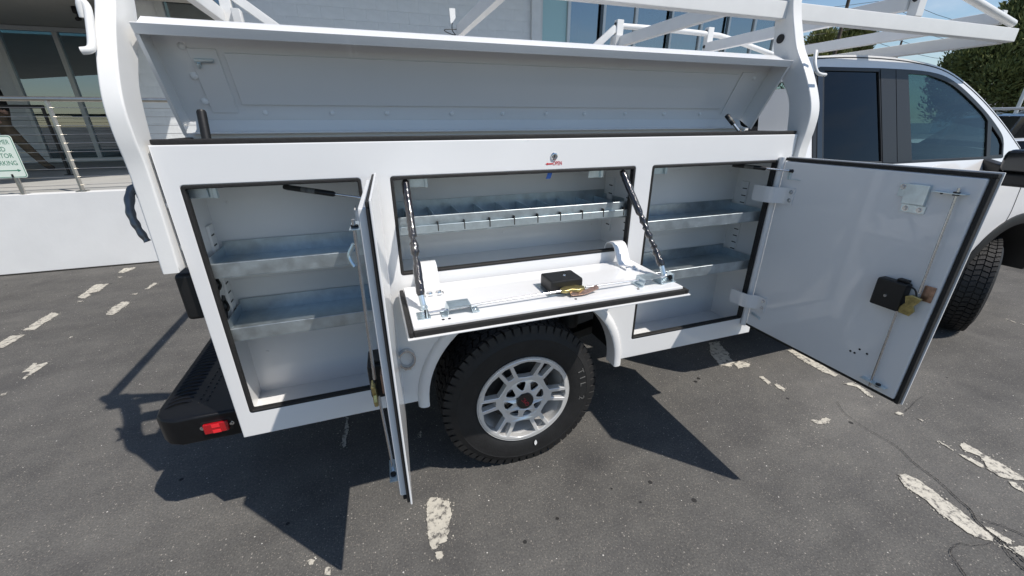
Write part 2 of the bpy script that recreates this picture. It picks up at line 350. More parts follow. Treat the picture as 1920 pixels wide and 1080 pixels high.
CRACK = [
    [(2.715,-0.158), (2.647,-0.236), (2.618,-0.339), (2.615,-0.418), (2.619,-0.481), (2.621,-0.533), (2.606,-0.584), (2.581,-0.623), (2.562,-0.681), (2.552,-0.739), (2.535,-0.791), (2.511,-0.844), (2.494,-0.886), (2.477,-0.926), (2.434,-0.964), (2.411,-1.015), (2.399,-1.055), (2.394,-1.095), (2.374,-1.140), (2.360,-1.181)],
    [(2.466,-0.946), (2.476,-0.988), (2.506,-1.022), (2.536,-1.077), (2.554,-1.113)],
    [(2.373,-1.054), (2.319,-1.044), (2.258,-1.031), (2.223,-1.006), (2.168,-1.008), (2.134,-1.013), (2.103,-1.045), (2.086,-1.070), (2.066,-1.096)],
    [(2.399,-1.055), (2.353,-1.101), (2.329,-1.147), (2.320,-1.181)],
    [(3.353,-0.303), (3.196,-0.327), (3.007,-0.372)],
]
def rough_outline(pts, step, amp):
    out = []
    for i, p in enumerate(pts):
        q = pts[(i + 1) % len(pts)]; L_ = math.hypot(q[0] - p[0], q[1] - p[1]); k = max(1, int(L_ / step))
        for j in range(k):
            t = j / k; a = amp if j else amp * 0.4
            out.append((p[0] + (q[0] - p[0]) * t + random.uniform(-a, a), p[1] + (q[1] - p[1]) * t + random.uniform(-a, a)))
    return out
for pts in PAINT:
    cx = sum(p[0] for p in pts) / len(pts); cy = sum(p[1] for p in pts) / len(pts); far = cx < -2 or cx > 2.2
    bm = shape2d(rough_outline(rough_outline(pts, 0.05, 0.010), 0.012 if far else 0.008, 0.0045 if far else 0.0035), depth=0.0, fn=lambda a, b_, d: (a, b_, 0.004))
    obj('paint_patch', bm, 'linepaint', ground)
bm = nb()
for pts in PAINT:
    for i, p in enumerate(pts):
        q = pts[(i + 1) % len(pts)]; L_ = math.hypot(q[0] - p[0], q[1] - p[1])
        for k in range(int(L_ / 0.012)):
            t = random.random(); g = random.gauss(0, 0.016); nx, ny = (q[1] - p[1]) / L_, -(q[0] - p[0]) / L_; s = random.uniform(0.0012, 0.0048)
            cx, cy = p[0] + (q[0] - p[0]) * t + nx * g, p[1] + (q[1] - p[1]) * t + ny * g
            bm.faces.new([bm.verts.new((cx + s * random.uniform(0.5, 1.4) * math.cos(a), cy + s * random.uniform(0.5, 1.4) * math.sin(a), 0.0048)) for a in (0.3, 1.5, 2.8, 4.0, 5.3)])
obj('paint_flecks', bm, 'linepaint', ground)['kind'] = 'stuff'
for ci, pts in enumerate(CRACK):
    P = smooth_path([(x, y, 0) for x, y in pts], 14); n = len(P); wid = (0.0026, 0.0020, 0.0013, 0.0026, 0.0010)[ci]
    bm = nb(); prev = None
    for i, p in enumerate(P):
        t = (P[min(i + 1, n - 1)] - P[max(i - 1, 0)]).normalized(); s = Vector((-t.y, t.x, 0)); j = Vector((random.uniform(-1, 1), random.uniform(-1, 1), 0)) * 0.0035
        w = wid * random.uniform(0.35, 1.3) * (0.45 + 0.9 * min(1, i / n * 1.3))
        a = bm.verts.new(p + j + s * w + Vector((0, 0, 0.0065))); b_ = bm.verts.new(p + j - s * w + Vector((0, 0, 0.0065)))
        if prev: bm.faces.new((prev[0], prev[1], b_, a))
        prev = (a, b_)
    obj('crack', bm, 'crack', ground)

for x, y, r in ((0.622,-0.321,0.0144), (0.949,-0.261,0.0092), (1.039,-0.374,0.0122), (2.047,0.351,0.0258), (2.001,0.326,0.0213)):
    r *= 0.55
    pts = [(x + r * random.uniform(0.6, 1.25) * math.cos(k * 0.628), y + r * random.uniform(0.6, 1.25) * math.sin(k * 0.628)) for k in range(10)]
    bm = shape2d(pts, depth=0.0, fn=lambda a, b_, d: (a, b_, 0.0035)); obj('oil_spot', bm, 'crack', ground)

# ------------------------------------------------------------------ building and raised walkway
M['wallwhite'] = mat('white_wall_paint', (0.74, 0.745, 0.74), 0.7, var=0.07, vscale=1.1, bump=0.08, bscale=30)
M['block'] = mat('painted_block', (0.68, 0.70, 0.71), 0.75, var=0.05, vscale=5, bump=0.25, bscale=45)
M['mortar'] = mat('block_joint', (0.665, 0.685, 0.695), 0.85)
M['soffit'] = mat('soffit_plaster', (0.55, 0.53, 0.48), 0.85, var=0.05, vscale=1.5)
M['concrete'] = mat('walkway_concrete', (0.40, 0.40, 0.385), 0.8, var=0.10, vscale=2.0, bump=0.15, bscale=60)
M['frame'] = mat('aluminium_frame', (0.55, 0.57, 0.58), 0.4, metal=0.4)
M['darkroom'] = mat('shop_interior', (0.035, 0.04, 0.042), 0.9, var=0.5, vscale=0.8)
M['teal'] = mat('teal_panel', (0.33, 0.52, 0.54), 0.25, coat=0.5)
M['blind'] = mat('window_blind', (0.42, 0.43, 0.40), 0.8)
WZ = 0.93
bm = nb(); box(bm, -30, 30, 4.89, 5.06, -0.05, WZ + 0.02, 0.006); box(bm, -30, 30, 5.06, 11.4, -0.05, WZ)
walk = obj('raised_walkway', bm, ['wallwhite', 'concrete']); tag(walk, 'raised concrete walkway with a white retaining wall in front', kind='structure')
for p in walk.data.polygons:
    if p.center.y > 5.07 and p.normal.z > 0.5: p.material_index = 1
M['joint'] = mat('soil_line', (0.03, 0.028, 0.025), 0.95)
bm = nb(); box(bm, -30, 30, 4.874, 4.8895, -0.02, 0.016); obj('base_joint', bm, 'joint', walk)

bld = thing('white_building', 'white block building with glass entrance and tall windows behind the truck', 'building', (0, 8, WZ))
BY = 8.0
bm = nb(); box(bm, -3.75, -3.02, BY + 0.02, BY + 0.3, WZ, 5.4); box(bm, -1.86, 4.0, BY + 0.02, BY + 0.3, WZ, 5.4); box(bm, -3.02, -1.86, BY + 0.02, BY + 0.3, WZ, 2.4)
box(bm, -3.75, -3.6, BY + 0.3, 10.9, WZ, 5.4); wall = obj('wall', bm, 'mortar', bld)
# blocks
bm = nb(); box(bm, -0.1990, 0.1990, 0.0155, 0.02, -0.0990, 0.0990, 0.002, 1); me = bpy.data.meshes.new('block'); bm.to_mesh(me); bm.free(); finish(me); me.materials.append(M['block'])
bm = nb(); box(bm, -0.0990, 0.0990, 0.0155, 0.02, -0.0990, 0.0990, 0.002, 1); meh = bpy.data.meshes.new('half_block'); bm.to_mesh(meh); bm.free(); finish(meh); meh.materials.append(M['block'])
row = 0; z = WZ + 0.1
while z < 4.45:
    for seg0, seg1 in ((-3.75, -3.02), (-1.86, 4.0)) if z > 2.42 else ((-3.75, 4.0),):
        if z < 2.0 and seg1 > -2.4: seg1 = -2.35      # the rest is hidden by the truck
        x = seg0; first = (row % 2 == 1)
        while x < seg1 - 0.15:
            w = 0.2 if first else 0.4
            if x + w > seg1 + 0.02: w = 0.2
            if x + w > seg1 + 0.02: break
            o = bpy.data.objects.new('block', me if w == 0.4 else meh); link(o, wall); o.location = (x + w / 2, BY + 0.002 - random.uniform(0, 0.002), z)
            x += w; first = False
    z += 0.2; row += 1
# narrow window in the block wall
def window(x0, x1, z0, z1, y, glassm, fw=0.05, mid=(), parent=bld, inner='darkroom'):
    bm = nb()
    for a, b_, c, d in ((x0, x0 + fw, z0, z1), (x1 - fw, x1, z0, z1), (x0 + fw, x1 - fw, z1 - fw, z1), (x0 + fw, x1 - fw, z0, z0 + fw)): box(bm, a, b_, y - 0.03, y + 0.07, c, d, 0.004)
    for mx_ in mid: box(bm, mx_ - fw / 2, mx_ + fw / 2, y - 0.03, y + 0.07, z0 + fw, z1 - fw, 0.004)
    f_ = obj('window', bm, 'frame', parent)
    cuts = [x0 + fw] + [v for mx_ in mid for v in (mx_ - fw / 2, mx_ + fw / 2)] + [x1 - fw]
    for i in range(0, len(cuts), 2):
        bm = nb(); box(bm, cuts[i], cuts[i + 1], y + 0.015, y + 0.023, z0 + fw, z1 - fw); obj('pane', bm, glassm, f_)
    return f_
window(-3.02, -1.86, 2.4, 5.2, BY, 'glass_bldg', 0.11)
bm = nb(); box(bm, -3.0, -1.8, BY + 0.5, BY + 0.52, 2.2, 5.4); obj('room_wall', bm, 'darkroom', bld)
# pilaster, teal panel and curtain wall
bm = nb(); box(bm, 3.72, 3.93, BY - 0.06, BY - 0.006, 2.05, 5.4, 0.005); obj('pilaster', bm, 'block', bld)
bm = nb(); box(bm, 4.0, 4.58, BY + 0.02, BY + 0.06, 1.9, 5.4, 0.003); obj('teal_panel', bm, 'teal', bld)
mids = [5.5, 6.35, 7.35, 8.25, 9.1, 9.95]
window(4.58, 10.75, 1.0, 5.4, BY, 'glass_bldg', 0.07, mids)
for x in (5.42, 7.28, 9.02):
    bm = nb(); box(bm, x - 0.035, x + 0.035, BY - 0.05, BY - 0.032, 1.0, 5.4, 0.003); obj('dark_mullion', bm, 'gloss', bld)
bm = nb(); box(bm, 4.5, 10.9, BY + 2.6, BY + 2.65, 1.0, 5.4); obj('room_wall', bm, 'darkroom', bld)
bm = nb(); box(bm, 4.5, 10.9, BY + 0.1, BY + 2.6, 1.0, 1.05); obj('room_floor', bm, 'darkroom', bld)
for i, x in enumerate((5.0, 6.0, 6.75, 7.8, 8.6)):
    bm = nb(); box(bm, x, x + 0.42, BY + 0.25, BY + 0.27, 2.5, 5.0); obj('window_blind', bm, 'blind', bld)
bm = nb(); box(bm, 10.75, 10.95, BY - 0.02, BY + 3, 0.0, 5.4, 0.01); obj('end_pier', bm, 'frame', bld)
# overhang above the block wall and lower slanted canopy over the entrance
bm = nb(); box(bm, -2.2, 11.2, 6.15, BY + 3, 5.4, 5.75, 0.01); obj('roof_overhang', bm, 'soffit', bld)
bm = shape2d([(-14, 11.2), (-14, -2.65), (-3.95, 4.8), (-2.4, 5.96), (-2.4, 7.98), (-3.7, 7.98), (-3.7, 11.2)][::-1], depth=0.3, fn=lambda a, b_, d: (a, b_, 3.76 + d))
obj('entrance_canopy', bm, 'soffit', bld)
# entrance
EY = 10.9
bm = nb(); box(bm, -14, -6.83, EY, EY + 0.2, WZ, 3.62); obj('wall', bm, 'block', bld)
window(-6.83, -3.75, WZ, 3.6, EY - 0.02, 'glass_bldg', 0.085, (-5.85, -4.75))
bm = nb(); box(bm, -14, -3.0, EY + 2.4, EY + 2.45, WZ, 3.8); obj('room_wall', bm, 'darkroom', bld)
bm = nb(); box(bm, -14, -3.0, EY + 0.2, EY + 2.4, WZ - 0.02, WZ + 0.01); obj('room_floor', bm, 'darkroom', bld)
for x, h in ((-6.2, 1.1), (-5.4, 0.8), (-4.6, 1.25)):
    bm = nb(); box(bm, x, x + 0.5, EY + 1.3, EY + 1.9, WZ + 0.01, WZ + h, 0.03); box(bm, x + 0.05, x + 0.45, EY + 1.2, EY + 1.28, WZ + h * 0.5, WZ + h - 0.1, 0.01); obj('counter', bm, 'iron', bld)
bm = nb(); box(bm, -4.5, -4.36, 8.75, 8.85, 3.5, 3.608, 0.02); tube(bm, [(-4.43, 8.8, 3.5), (-4.43, 8.76, 3.42), (-4.43, 8.68, 3.40)], 0.03, 10); obj('security_camera', bm, 'black', bld)

# railing along the walkway edge
def railing(name, label, y, x0, x1, posts, ztop, ncab, zb=WZ, lower=0.0, mname='stain'):
    r = thing(name, label, 'railing', ((x0 + x1) / 2, y, zb), 'walkway railings')
    bm = nb(); tube(bm, [(x0, y, ztop), (x1, y, ztop)], 0.026, 14); obj('top_rail', bm, mname, r)
    for px in posts:
        bm = nb(); box(bm, px - 0.012, px + 0.012, y - 0.028, y + 0.028, zb, ztop - 0.02, 0.004); box(bm, px - 0.05, px + 0.05, y - 0.05, y + 0.05, zb, zb + 0.012, 0.003); obj('post', bm, mname, r)
    for i in range(ncab):
        z_ = ztop - 0.09 - (ztop - zb - 0.17) * i / (ncab - 1)
        bm = nb(); tube(bm, [(x0, y, z_), (x1, y, z_)], 0.0035, 6); obj('cable', bm, mname, r)
    return r
railing('cable_railing', 'stainless cable railing along the edge of the white retaining wall', 4.96, -9.0, 3.0, (-7.5, -5.45, -3.35, -1.3, 0.9), 1.98, 10, WZ + 0.02)
railing('cable_railing', 'darker inner cable railing in front of the walking person near the entrance', 7.55, -12.0, -4.76, (-11, -9, -6.9, -4.78), 1.98, 9, mname='iron')

# ------------------------------------------------------------------ the truck
truck = thing('service_truck', 'white pickup truck with utility body, open tool compartments and ladder rack', 'truck', (1.9, 1.0, 0))
T = truck
X0, X1, ZB, ZT, ZO, ZQ, ZM = -0.593, 1.970, 0.571, 1.646, 1.532, 0.676, 1.161
OPEN = {'left': (-0.549, -0.029, ZQ, ZO), 'mid': (0.065, 1.0745, ZM, ZO), 'right': (1.156, 1.8825, ZQ, ZO)}
D = 0.29; FZ = 0.583; CZ = 1.60; MZ = 1.133; P1, P2 = 0.02, 1.115
AC = 0.5915
def arch(n=40, a=0.4715, b=0.432, z0=ZB): return [(AC - a * math.cos(math.pi * k / n), z0 + b * math.sin(math.pi * k / n)) for k in range(n + 1)]
outer = [(X0, ZB)] + arch() + [(X1, ZB), (X1, ZT), (X0, ZT)]
holes = []
for x0, x1, z0, z1 in OPEN.values():
    g = 0.002; holes.append(rrect(x0 + g, x1 - g, z0 + g, z1 - g, 0.010))
bm = shape2d(outer, holes, 0.028, 0.004, XZ(0.014)); panel = obj('side_panel', bm, 'white', T)
for k, (x0, x1, z0, z1) in OPEN.items():
    bm = shape2d(rrect(x0 + 0.0015, x1 - 0.0015, z0 + 0.0015, z1 - 0.0015, 0.010), [rrect(x0 + 0.0125, x1 - 0.0125, z0 + 0.0125, z1 - 0.0135, 0.004)], 0.026, 0.003, XZ(0.0115)); obj('door_seal', bm, 'rubber', panel)
# wheel-arch flare
P = [(AC - 0.4715, 0, 0.545)] + [(x, 0, z) for x, z in arch(36)] + [(AC + 0.4715, 0, 0.545)]
bm = nb(); rings = []
for i, p in enumerate(P):
    c = Vector((AC, 0, ZB)); p = Vector(p); t = (Vector(P[min(i + 1, len(P) - 1)]) - Vector(P[max(i - 1, 0)])).normalized(); nn = Vector((0, 1, 0)).cross(t).normalized()
    if nn.dot(p - c) < 0: nn = -nn
    rings.append([bm.verts.new(p + nn * a + Vector((0, b, 0))) for a, b in ((-0.004, 0.06), (-0.004, -0.014), (0.004, -0.020), (0.022, -0.020), (0.034, -0.014), (0.044, -0.0012), (0.040, 0.02))])
for i in range(len(rings) - 1):
    for k in range(6): bm.faces.new((rings[i][k], rings[i][k + 1], rings[i + 1][k + 1], rings[i + 1][k]))
bm.faces.new(rings[0]); bm.faces.new(rings[-1][::-1]); obj('fender_flare', bm, 'white', panel, 50)
# lock, OPEN mark, chrome bezel
bm = nb(); lathe_y(bm, [(0.0145, 0.002), (0.0145, -0.003), (0.012, -0.006), (0.009, -0.0065), (0.0088, -0.0045)], (0.691, 0, 1.581), 28, True); lk = obj('keyhole_lock', bm, 'chrome', panel)
bm = nb(); box(bm, 0.6895, 0.6925, -0.0058, -0.0046, 1.576, 1.586); obj('key_slot', bm, 'black', lk)
bm = text_mesh('OPEN', 0.021, 0.0006, lambda a, b, d: (0.706 + a, -0.0008 + d, 1.554 + b), sx=0.72); tm = obj('open_lettering', bm, 'red', panel)
bm = shape2d([(0.655, 1.553), (0.664, 1.558), (0.664, 1.5555), (0.686, 1.5555), (0.686, 1.5505), (0.664, 1.5505), (0.664, 1.548)], depth=0.0006, fn=XZ(-0.0008)); obj('arrow_mark', bm, 'red', panel)
bm = nb(); c = (0.050, 0, 0.800); seg = 36; rings = []
for r, y in ((0.047, -0.001), (0.047, -0.014), (0.044, -0.021), (0.037, -0.021), (0.033, -0.012), (0.033, -0.0015)):
    rings.append([bm.verts.new((c[0] + r * 0.78 * math.cos(2 * math.pi * k / seg), y, c[2] + r * math.sin(2 * math.pi * k / seg))) for k in range(seg)])
for i in range(5):
    for k in range(seg): bm.faces.new((rings[i][k], rings[i][(k + 1) % seg], rings[i + 1][(k + 1) % seg], rings[i + 1][k]))
obj('chrome_bezel', bm, 'chrome', panel)
bm = nb(); box(bm, c[0] - 0.014, c[0] + 0.014, -0.014, -0.001, c[2] - 0.052, c[2] - 0.036, 0.003); obj('bezel_tab', bm, 'chrome', panel)

# compartment shells
bm = nb()
box(bm, X0 + 0.001, X0 + 0.008, 0.0285, D, FZ, ZT - 0.004)
box(bm, X1 - 0.008, X1 - 0.001, 0.0285, D, FZ, ZT - 0.004)
box(bm, X0 + 0.001, X1 - 0.001, D, D + 0.008, MZ - 0.01, 1.672); box(bm, X0 + 0.001, P1 + 0.008, D, D + 0.008, 0.571, MZ - 0.0105); box(bm, P2 - 0.008, X1 - 0.001, D, D + 0.008, 0.571, MZ - 0.0105)
box(bm, X0 + 0.008, P1, 0.0285, D, FZ - 0.008, FZ); box(bm, P2, X1 - 0.008, 0.0285, D, FZ - 0.008, FZ)
box(bm, P1 + 0.001, P2 - 0.001, 0.0285, D, MZ - 0.008, MZ)
box(bm, X0 + 0.008, X1 - 0.008, 0.0285, D, CZ, CZ + 0.008)
box(bm, P1, P1 + 0.008, 0.0287, D, FZ, CZ); box(bm, P2 - 0.008, P2, 0.0287, D, FZ, CZ)
obj('compartment_shell', bm, 'white', T)
bm = nb(); box(bm, X0 + 0.010, X1 - 0.010, 0.030, D - 0.001, CZ + 0.0085, CZ + 0.012); obj('bounce_absorber', bm, 'black', bpy.data.objects['compartment_shell'])  # added black sheet on the top tray, cuts sun bounce onto the lid
# shelf standards
def standard(parent, x, sgn, y, z0, z1, skip=()):
    bm = nb(); box(bm, min(x, x - sgn * 0.010), max(x, x - sgn * 0.010), y - 0.024, y + 0.024, z0, z1, 0.002); s_ = obj('shelf_standard', bm, 'white', parent)
    bm = nb(); z_ = z0 + 0.03
    while z_ < z1 - 0.01:
        a = x - sgn * 0.0095; b_ = x - sgn * 0.0115; box(bm, min(a, b_), max(a, b_), y - 0.022, y + 0.006, z_, z_ + 0.005); z_ += 0.038
    obj('slots', bm, 'black', s_); return s_
shell = bpy.data.objects['compartment_shell']
for y in (0.075, 0.225): standard(shell, X1 - 0.008, 1, y, 0.95, 1.40); standard(shell, P2 - 0.008, 1, y, 1.20, 1.46)
standard(shell, X0 + 0.008, -1, 0.085, 0.95, 1.36); standard(shell, X0 + 0.008, -1, 0.235, 0.95, 1.36)
# wiring holes in the rear end wall
for cy, cz in ((0.150, 1.155), (0.165, 1.060)):
    bm = shape2d([(cy - 0.030, cz - 0.03), (cy - 0.005, cz - 0.045), (cy + 0.03, cz - 0.01), (cy + 0.03, cz + 0.035), (cy + 0.008, cz + 0.045), (cy - 0.028, cz + 0.01)], depth=0.003, fn=lambda a, b, d: (X0 + 0.0095 + d, a, b)); obj('wiring_hole', bm, 'black', shell)
    bm = nb(); tube(bm, smooth_path([(X0 + 0.012, cy + 0.01, cz - 0.02), (X0 + 0.022, cy, cz), (X0 + 0.012, cy + 0.012, cz + 0.02)], 5), 0.005, 8); obj('wire', bm, 'rubber', shell)
# trays
def tray(x0, x1, z, y0=0.035, y1=0.284, h=0.042, name='shelf'):
    t = 0.0025; bm = nb()
    zf = z - h
    box(bm, x0, x1, y0, y1, zf, zf + t)
    box(bm, x0, x1, y0 - t, y0, zf - 0.006, z, 0.001, 1); box(bm, x0, x1, y0, y0 + 0.007, z - t, z + 0.0004)
    box(bm, x0, x1, y1 - t, y1, zf + t, z + 0.018); box(bm, x0, x0 + t, y0, y1 - t, zf + t, z); box(bm, x1 - t, x1, y0, y1 - t, zf + t, z)
    box(bm, x0, x1, y0 - t, y0 + 0.02, zf - 0.0085, zf - 0.006)
    return obj(name, bm, 'galv', T)
for x0, x1, z in ((X0 + 0.022, P1 - 0.004, 1.266), (X0 + 0.022, P1 - 0.004, 1.022), (P2 + 0.006, X1 - 0.022, 1.276), (P2 + 0.006, X1 - 0.022, 1.013)):
    s_ = tray(x0, x1, z)
    bm = nb()
    for sx in (x0 + 0.004, x1 - 0.009): box(bm, sx, sx + 0.005, 0.06, 0.26, z - 0.062, z - 0.0535)
    obj('bracket', bm, 'zinc', s_)
mt = tray(P1 + 0.012, P2 - 0.014, 1.377, h=0.062, name='divider_tray')
bm = nb(); box(bm, P1 + 0.014, P2 - 0.05, 0.0185, 0.0322, 1.327, 1.330, 0.0008, 1); box(bm, P1 + 0.014, P2 - 0.05, 0.0160, 0.0185, 1.316, 1.345, 0.0008, 1); obj('label_rail', bm, 'zinc', mt)
nd = 10
for i in range(nd):
    x = P1 + 0.10 + (P2 - P1 - 0.17) * i / (nd - 1)
    bm = nb(); box(bm, x, x + 0.002, 0.037, 0.280, 1.318, 1.366); obj('divider', bm, 'zinc', mt)
    bm = nb(); box(bm, x - 0.001, x + 0.0025, 0.0145, 0.0316, 1.320, 1.356); obj('divider_tab', bm, 'iron', mt)
# strike plates under the header
for x, z, y in ((-0.50, 1.500, 0.05), (0.17, 1.500, 0.06), (0.915, 1.502, 0.06), (1.245, 1.503, 0.06)):
    bm = nb(); box(bm, x - 0.032, x + 0.032, y, y + 0.003, z - 0.018, z + 0.018, 0.001, 1); box(bm, x + 0.020, x + 0.032, y - 0.012, y, z - 0.018, z + 0.018, 0.001, 1); box(bm, x - 0.032, x + 0.032, y, y + 0.02, z + 0.018, 1.5995, 0.0, 1); obj('strike_plate', bm, 'zinc', T)
bm = nb(); box(bm, X0 + 0.012, X0 + 0.10, 0.04, 0.046, 1.485, 1.520, 0.001, 1); obj('strike_bracket', bm, 'galv', T)
bm = nb(); strap(bm, smooth_path([(0.700, 0.05, 1.545), (0.696, 0.045, 1.515), (0.690, 0.05, 1.490)], 5), (1, 0, 0), 0.02, 0.001); obj('blue_tape', bm, 'blue', T)

bm = nb(); bmesh.ops.create_uvsphere(bm, u_segments=12, v_segments=8, radius=0.006); wme = bpy.data.meshes.new('rivet_small'); bm.to_mesh(wme); bm.free(); finish(wme); wme.materials.append(M['white'])
for x, z in ((-0.52, 1.43), (-0.30, 1.47), (-0.05, 1.43), (-0.50, 1.17), (-0.52, 0.78), (-0.05, 0.80), (0.10, 1.48), (0.57, 1.22), (1.05, 1.22), (1.20, 1.45), (1.55, 1.47), (1.90, 1.45), (1.20, 0.75), (1.90, 0.75), (1.60, 1.15)):
    o = bpy.data.objects.new('rivet', wme); link(o, shell); o.location = (x, D + 0.0005, z); o.scale = (1, 0.5, 1)
# top seal and lid
bm = nb(); box(bm, X0 + 0.004, X1 - 0.004, 0.006, 0.030, ZT + 0.0005, ZT + 0.016, 0.004)
box(bm, X0 + 0.004, X0 + 0.026, 0.0305, 0.29, ZT + 0.0005, ZT + 0.014, 0.004); box(bm, X1 - 0.026, X1 - 0.004, 0.0305, 0.29, ZT + 0.0005, ZT + 0.014, 0.004); obj('lid_seal', bm, 'rubber', T)
tip_t, tip_b = Vector((0, 0.112, 1.956)), Vector((0, 0.262, 1.668)); nrm = Vector((0, -0.873, -0.488)); fl = 0.088
pan_t, pan_b = tip_t - nrm * fl, tip_b - nrm * fl; dirL = (tip_t - tip_b).normalized(); LL = (tip_t - tip_b).length
LX0, LX1 = -0.583, 1.955
def lidbox(bm, xr, lr, nr, bev=0.0): return frame_box(bm, pan_b, Vector((1, 0, 0)), dirL, nrm, xr, lr, nr, bev)
lid = obj('top_lid', lidbox(nb(), (LX0, LX1), (0, LL), (-0.003, 0), 0.0), 'white', T)
bm = nb()
lidbox(bm, (LX0, LX1), (LL - 0.003, LL), (0.0002, fl), 0.001); lidbox(bm, (LX0, LX1), (LL - 0.014, LL + 0.016), (fl, fl + 0.004), 0.0015)
lidbox(bm, (LX0, LX0 + 0.003), (0.0, LL - 0.0035), (0.0002, fl)); lidbox(bm, (LX1 - 0.003, LX1), (0.0, LL - 0.0035), (0.0002, fl))
lidbox(bm, (LX0 - 0.001, LX0 + 0.010), (0.0, LL - 0.015), (fl + 0.0002, fl + 0.003)); lidbox(bm, (LX1 - 0.010, LX1 + 0.001), (0.0, LL - 0.015), (fl + 0.0002, fl + 0.003))
obj('lid_flange', bm, 'white', lid)
lidbox_s = nb(); lidbox(lidbox_s, (LX0 + 0.185, LX1 - 0.185), (0.065, LL - 0.09), (0.0003, 0.007), 0.003); obj('stiffener_panel', lidbox_s, 'white', lid)
for a in ((LX0 + 0.085, LX0 + 0.165), (LX1 - 0.165, LX1 - 0.085)):
    bm = nb(); lidbox(bm, a, (0.035, LL - 0.08), (0.0003, 0.005), 0.002); obj('stiffener_plate', bm, 'white', lid)
bm = nb(); bmesh.ops.create_uvsphere(bm, u_segments=14, v_segments=8, radius=0.0095); rme = bpy.data.meshes.new('rivet'); bm.to_mesh(rme); bm.free(); finish(rme); rme.materials.append(M['white'])
for x in (-0.333, -0.105, 0.099, 0.361, 0.586, 0.794, 0.987, 1.208, 1.435, 1.657):
    o = bpy.data.objects.new('rivet', rme); link(o, lid); o.location = pan_b + Vector((x, 0, 0)) + dirL * 0.034 + nrm * 0.001; o.scale = (1, 0.7, 1)
for x, l in ((LX0 + 0.075, 0.25), (LX0 + 0.075, 0.16), (LX0 + 0.075, 0.075), (LX1 - 0.075, 0.22)):
    o = bpy.data.objects.new('rivet', rme); link(o, lid); o.location = pan_b + Vector((x, 0, 0)) + dirL * l + nrm * 0.001; o.scale = (1.3, 0.7, 1.3)
bm = nb(); strap(bm, [(0.69, pan_b.y - 0.003, pan_b.z + 0.004), (0.69, 0.318, 1.684), (0.69, 0.296, 1.6745), (0.69, 0.262, 1.6725)], (1, 0, 0), 2.50, 0.004); obj('hinge_leaf', bm, 'white', lid)
bm = nb(); lidbox(bm, (LX0 + 0.095, LX0 + 0.150), (0.205, 0.217), (0.0055, 0.016), 0.003); lidbox(bm, (LX0 + 0.10, LX0 + 0.11), (0.19, 0.205), (0.0055, 0.022), 0.002); obj('latch_clip', bm, 'zinc', lid)
def gas_strut(name, p0, p1, r0=0.0085, r1=0.004, frac=0.5, body='black', parent=T, sticker=False):
    p0 = Vector(p0); p1 = Vector(p1); m_ = p0.lerp(p1, frac)
    bm = nb(); tube(bm, [p0, p0.lerp(m_, 0.06), m_.lerp(p0, 0.04), m_], [r0 * 0.8, r0, r0, r0 * 0.6], 14); s_ = obj(name, bm, body, parent)
    bm = nb(); tube(bm, [m_, p1], r1, 10); obj('rod', bm, 'steel' if body != 'wrap' else 'wrap', s_)
    bm = nb(); tube(bm, [p1.lerp(p0, 0.05), p1], r0 * 0.75, 10); bmesh.ops.create_uvsphere(bm, u_segments=12, v_segments=8, radius=r0 * 0.95, matrix=Matrix.Translation(p1)); obj('ball_end', bm, 'black', s_)
    if sticker:
        a = p0.lerp(m_, 0.35); b_ = p0.lerp(m_, 0.62); bm = nb(); tube(bm, [a, b_], r0 * 1.03, 14, False); obj('sticker', bm, 'letters', s_)
    return s_
gas_strut('gas_strut', (-0.497, 0.20, 1.745), (-0.497, 0.175, 1.640), 0.014, 0.008, 0.92)
gas_strut('gas_strut', (1.745, 0.235, 1.735), (1.800, 0.185, 1.655), 0.011, 0.007, 0.55, sticker=True)
gas_strut('gas_strut', (-0.285, 0.10, 1.500), (-0.018, -0.015, 1.462), 0.0095, 0.0042, 0.62, sticker=True)
gas_strut('gas_strut', (1.705, 0.10, 1.505), (1.888, -0.078, 1.486), 0.0095, 0.0042, 0.58, sticker=True)

# side-hinged doors
def side_door(O, U, N, w, z0, z1, label, st=0.0, pt=0.006):
    """O hinge point on the ground plan, U along the width, N the inner normal"""
    V = Vector((0, 0, 1)); O = Vector(O); h0, h1 = z0, z1
    fb = lambda bm, a, b, c, bev=0.0: frame_box(bm, O, U, V, N, a, b, c, bev)
    d = obj('compartment_door', fb(nb(), (0, w), (h0, h1), (-0.028, -0.022), 0.002), 'white', T); tag(d, label)
    bm = nb(); fb(bm, (0.010, w - 0.021), (h0 + 0.019, h1 - 0.020), (-0.0218, pt), 0.006); obj('inner_pan', bm, 'white', d)
    bm = nb(); fb(bm, (0.0, w - 0.004), (h1 - 0.018, h1 - 0.004), (-0.0217, st), 0.003); fb(bm, (w - 0.0195, w - 0.005), (h0 + 0.004, h1 - 0.0182), (-0.0217, st), 0.003); fb(bm, (0.0, w - 0.020), (h0 + 0.004, h0 + 0.017), (-0.0217, -0.002), 0.003); obj('door_seal', bm, 'rubber', d)
    return d, O, U, V, N
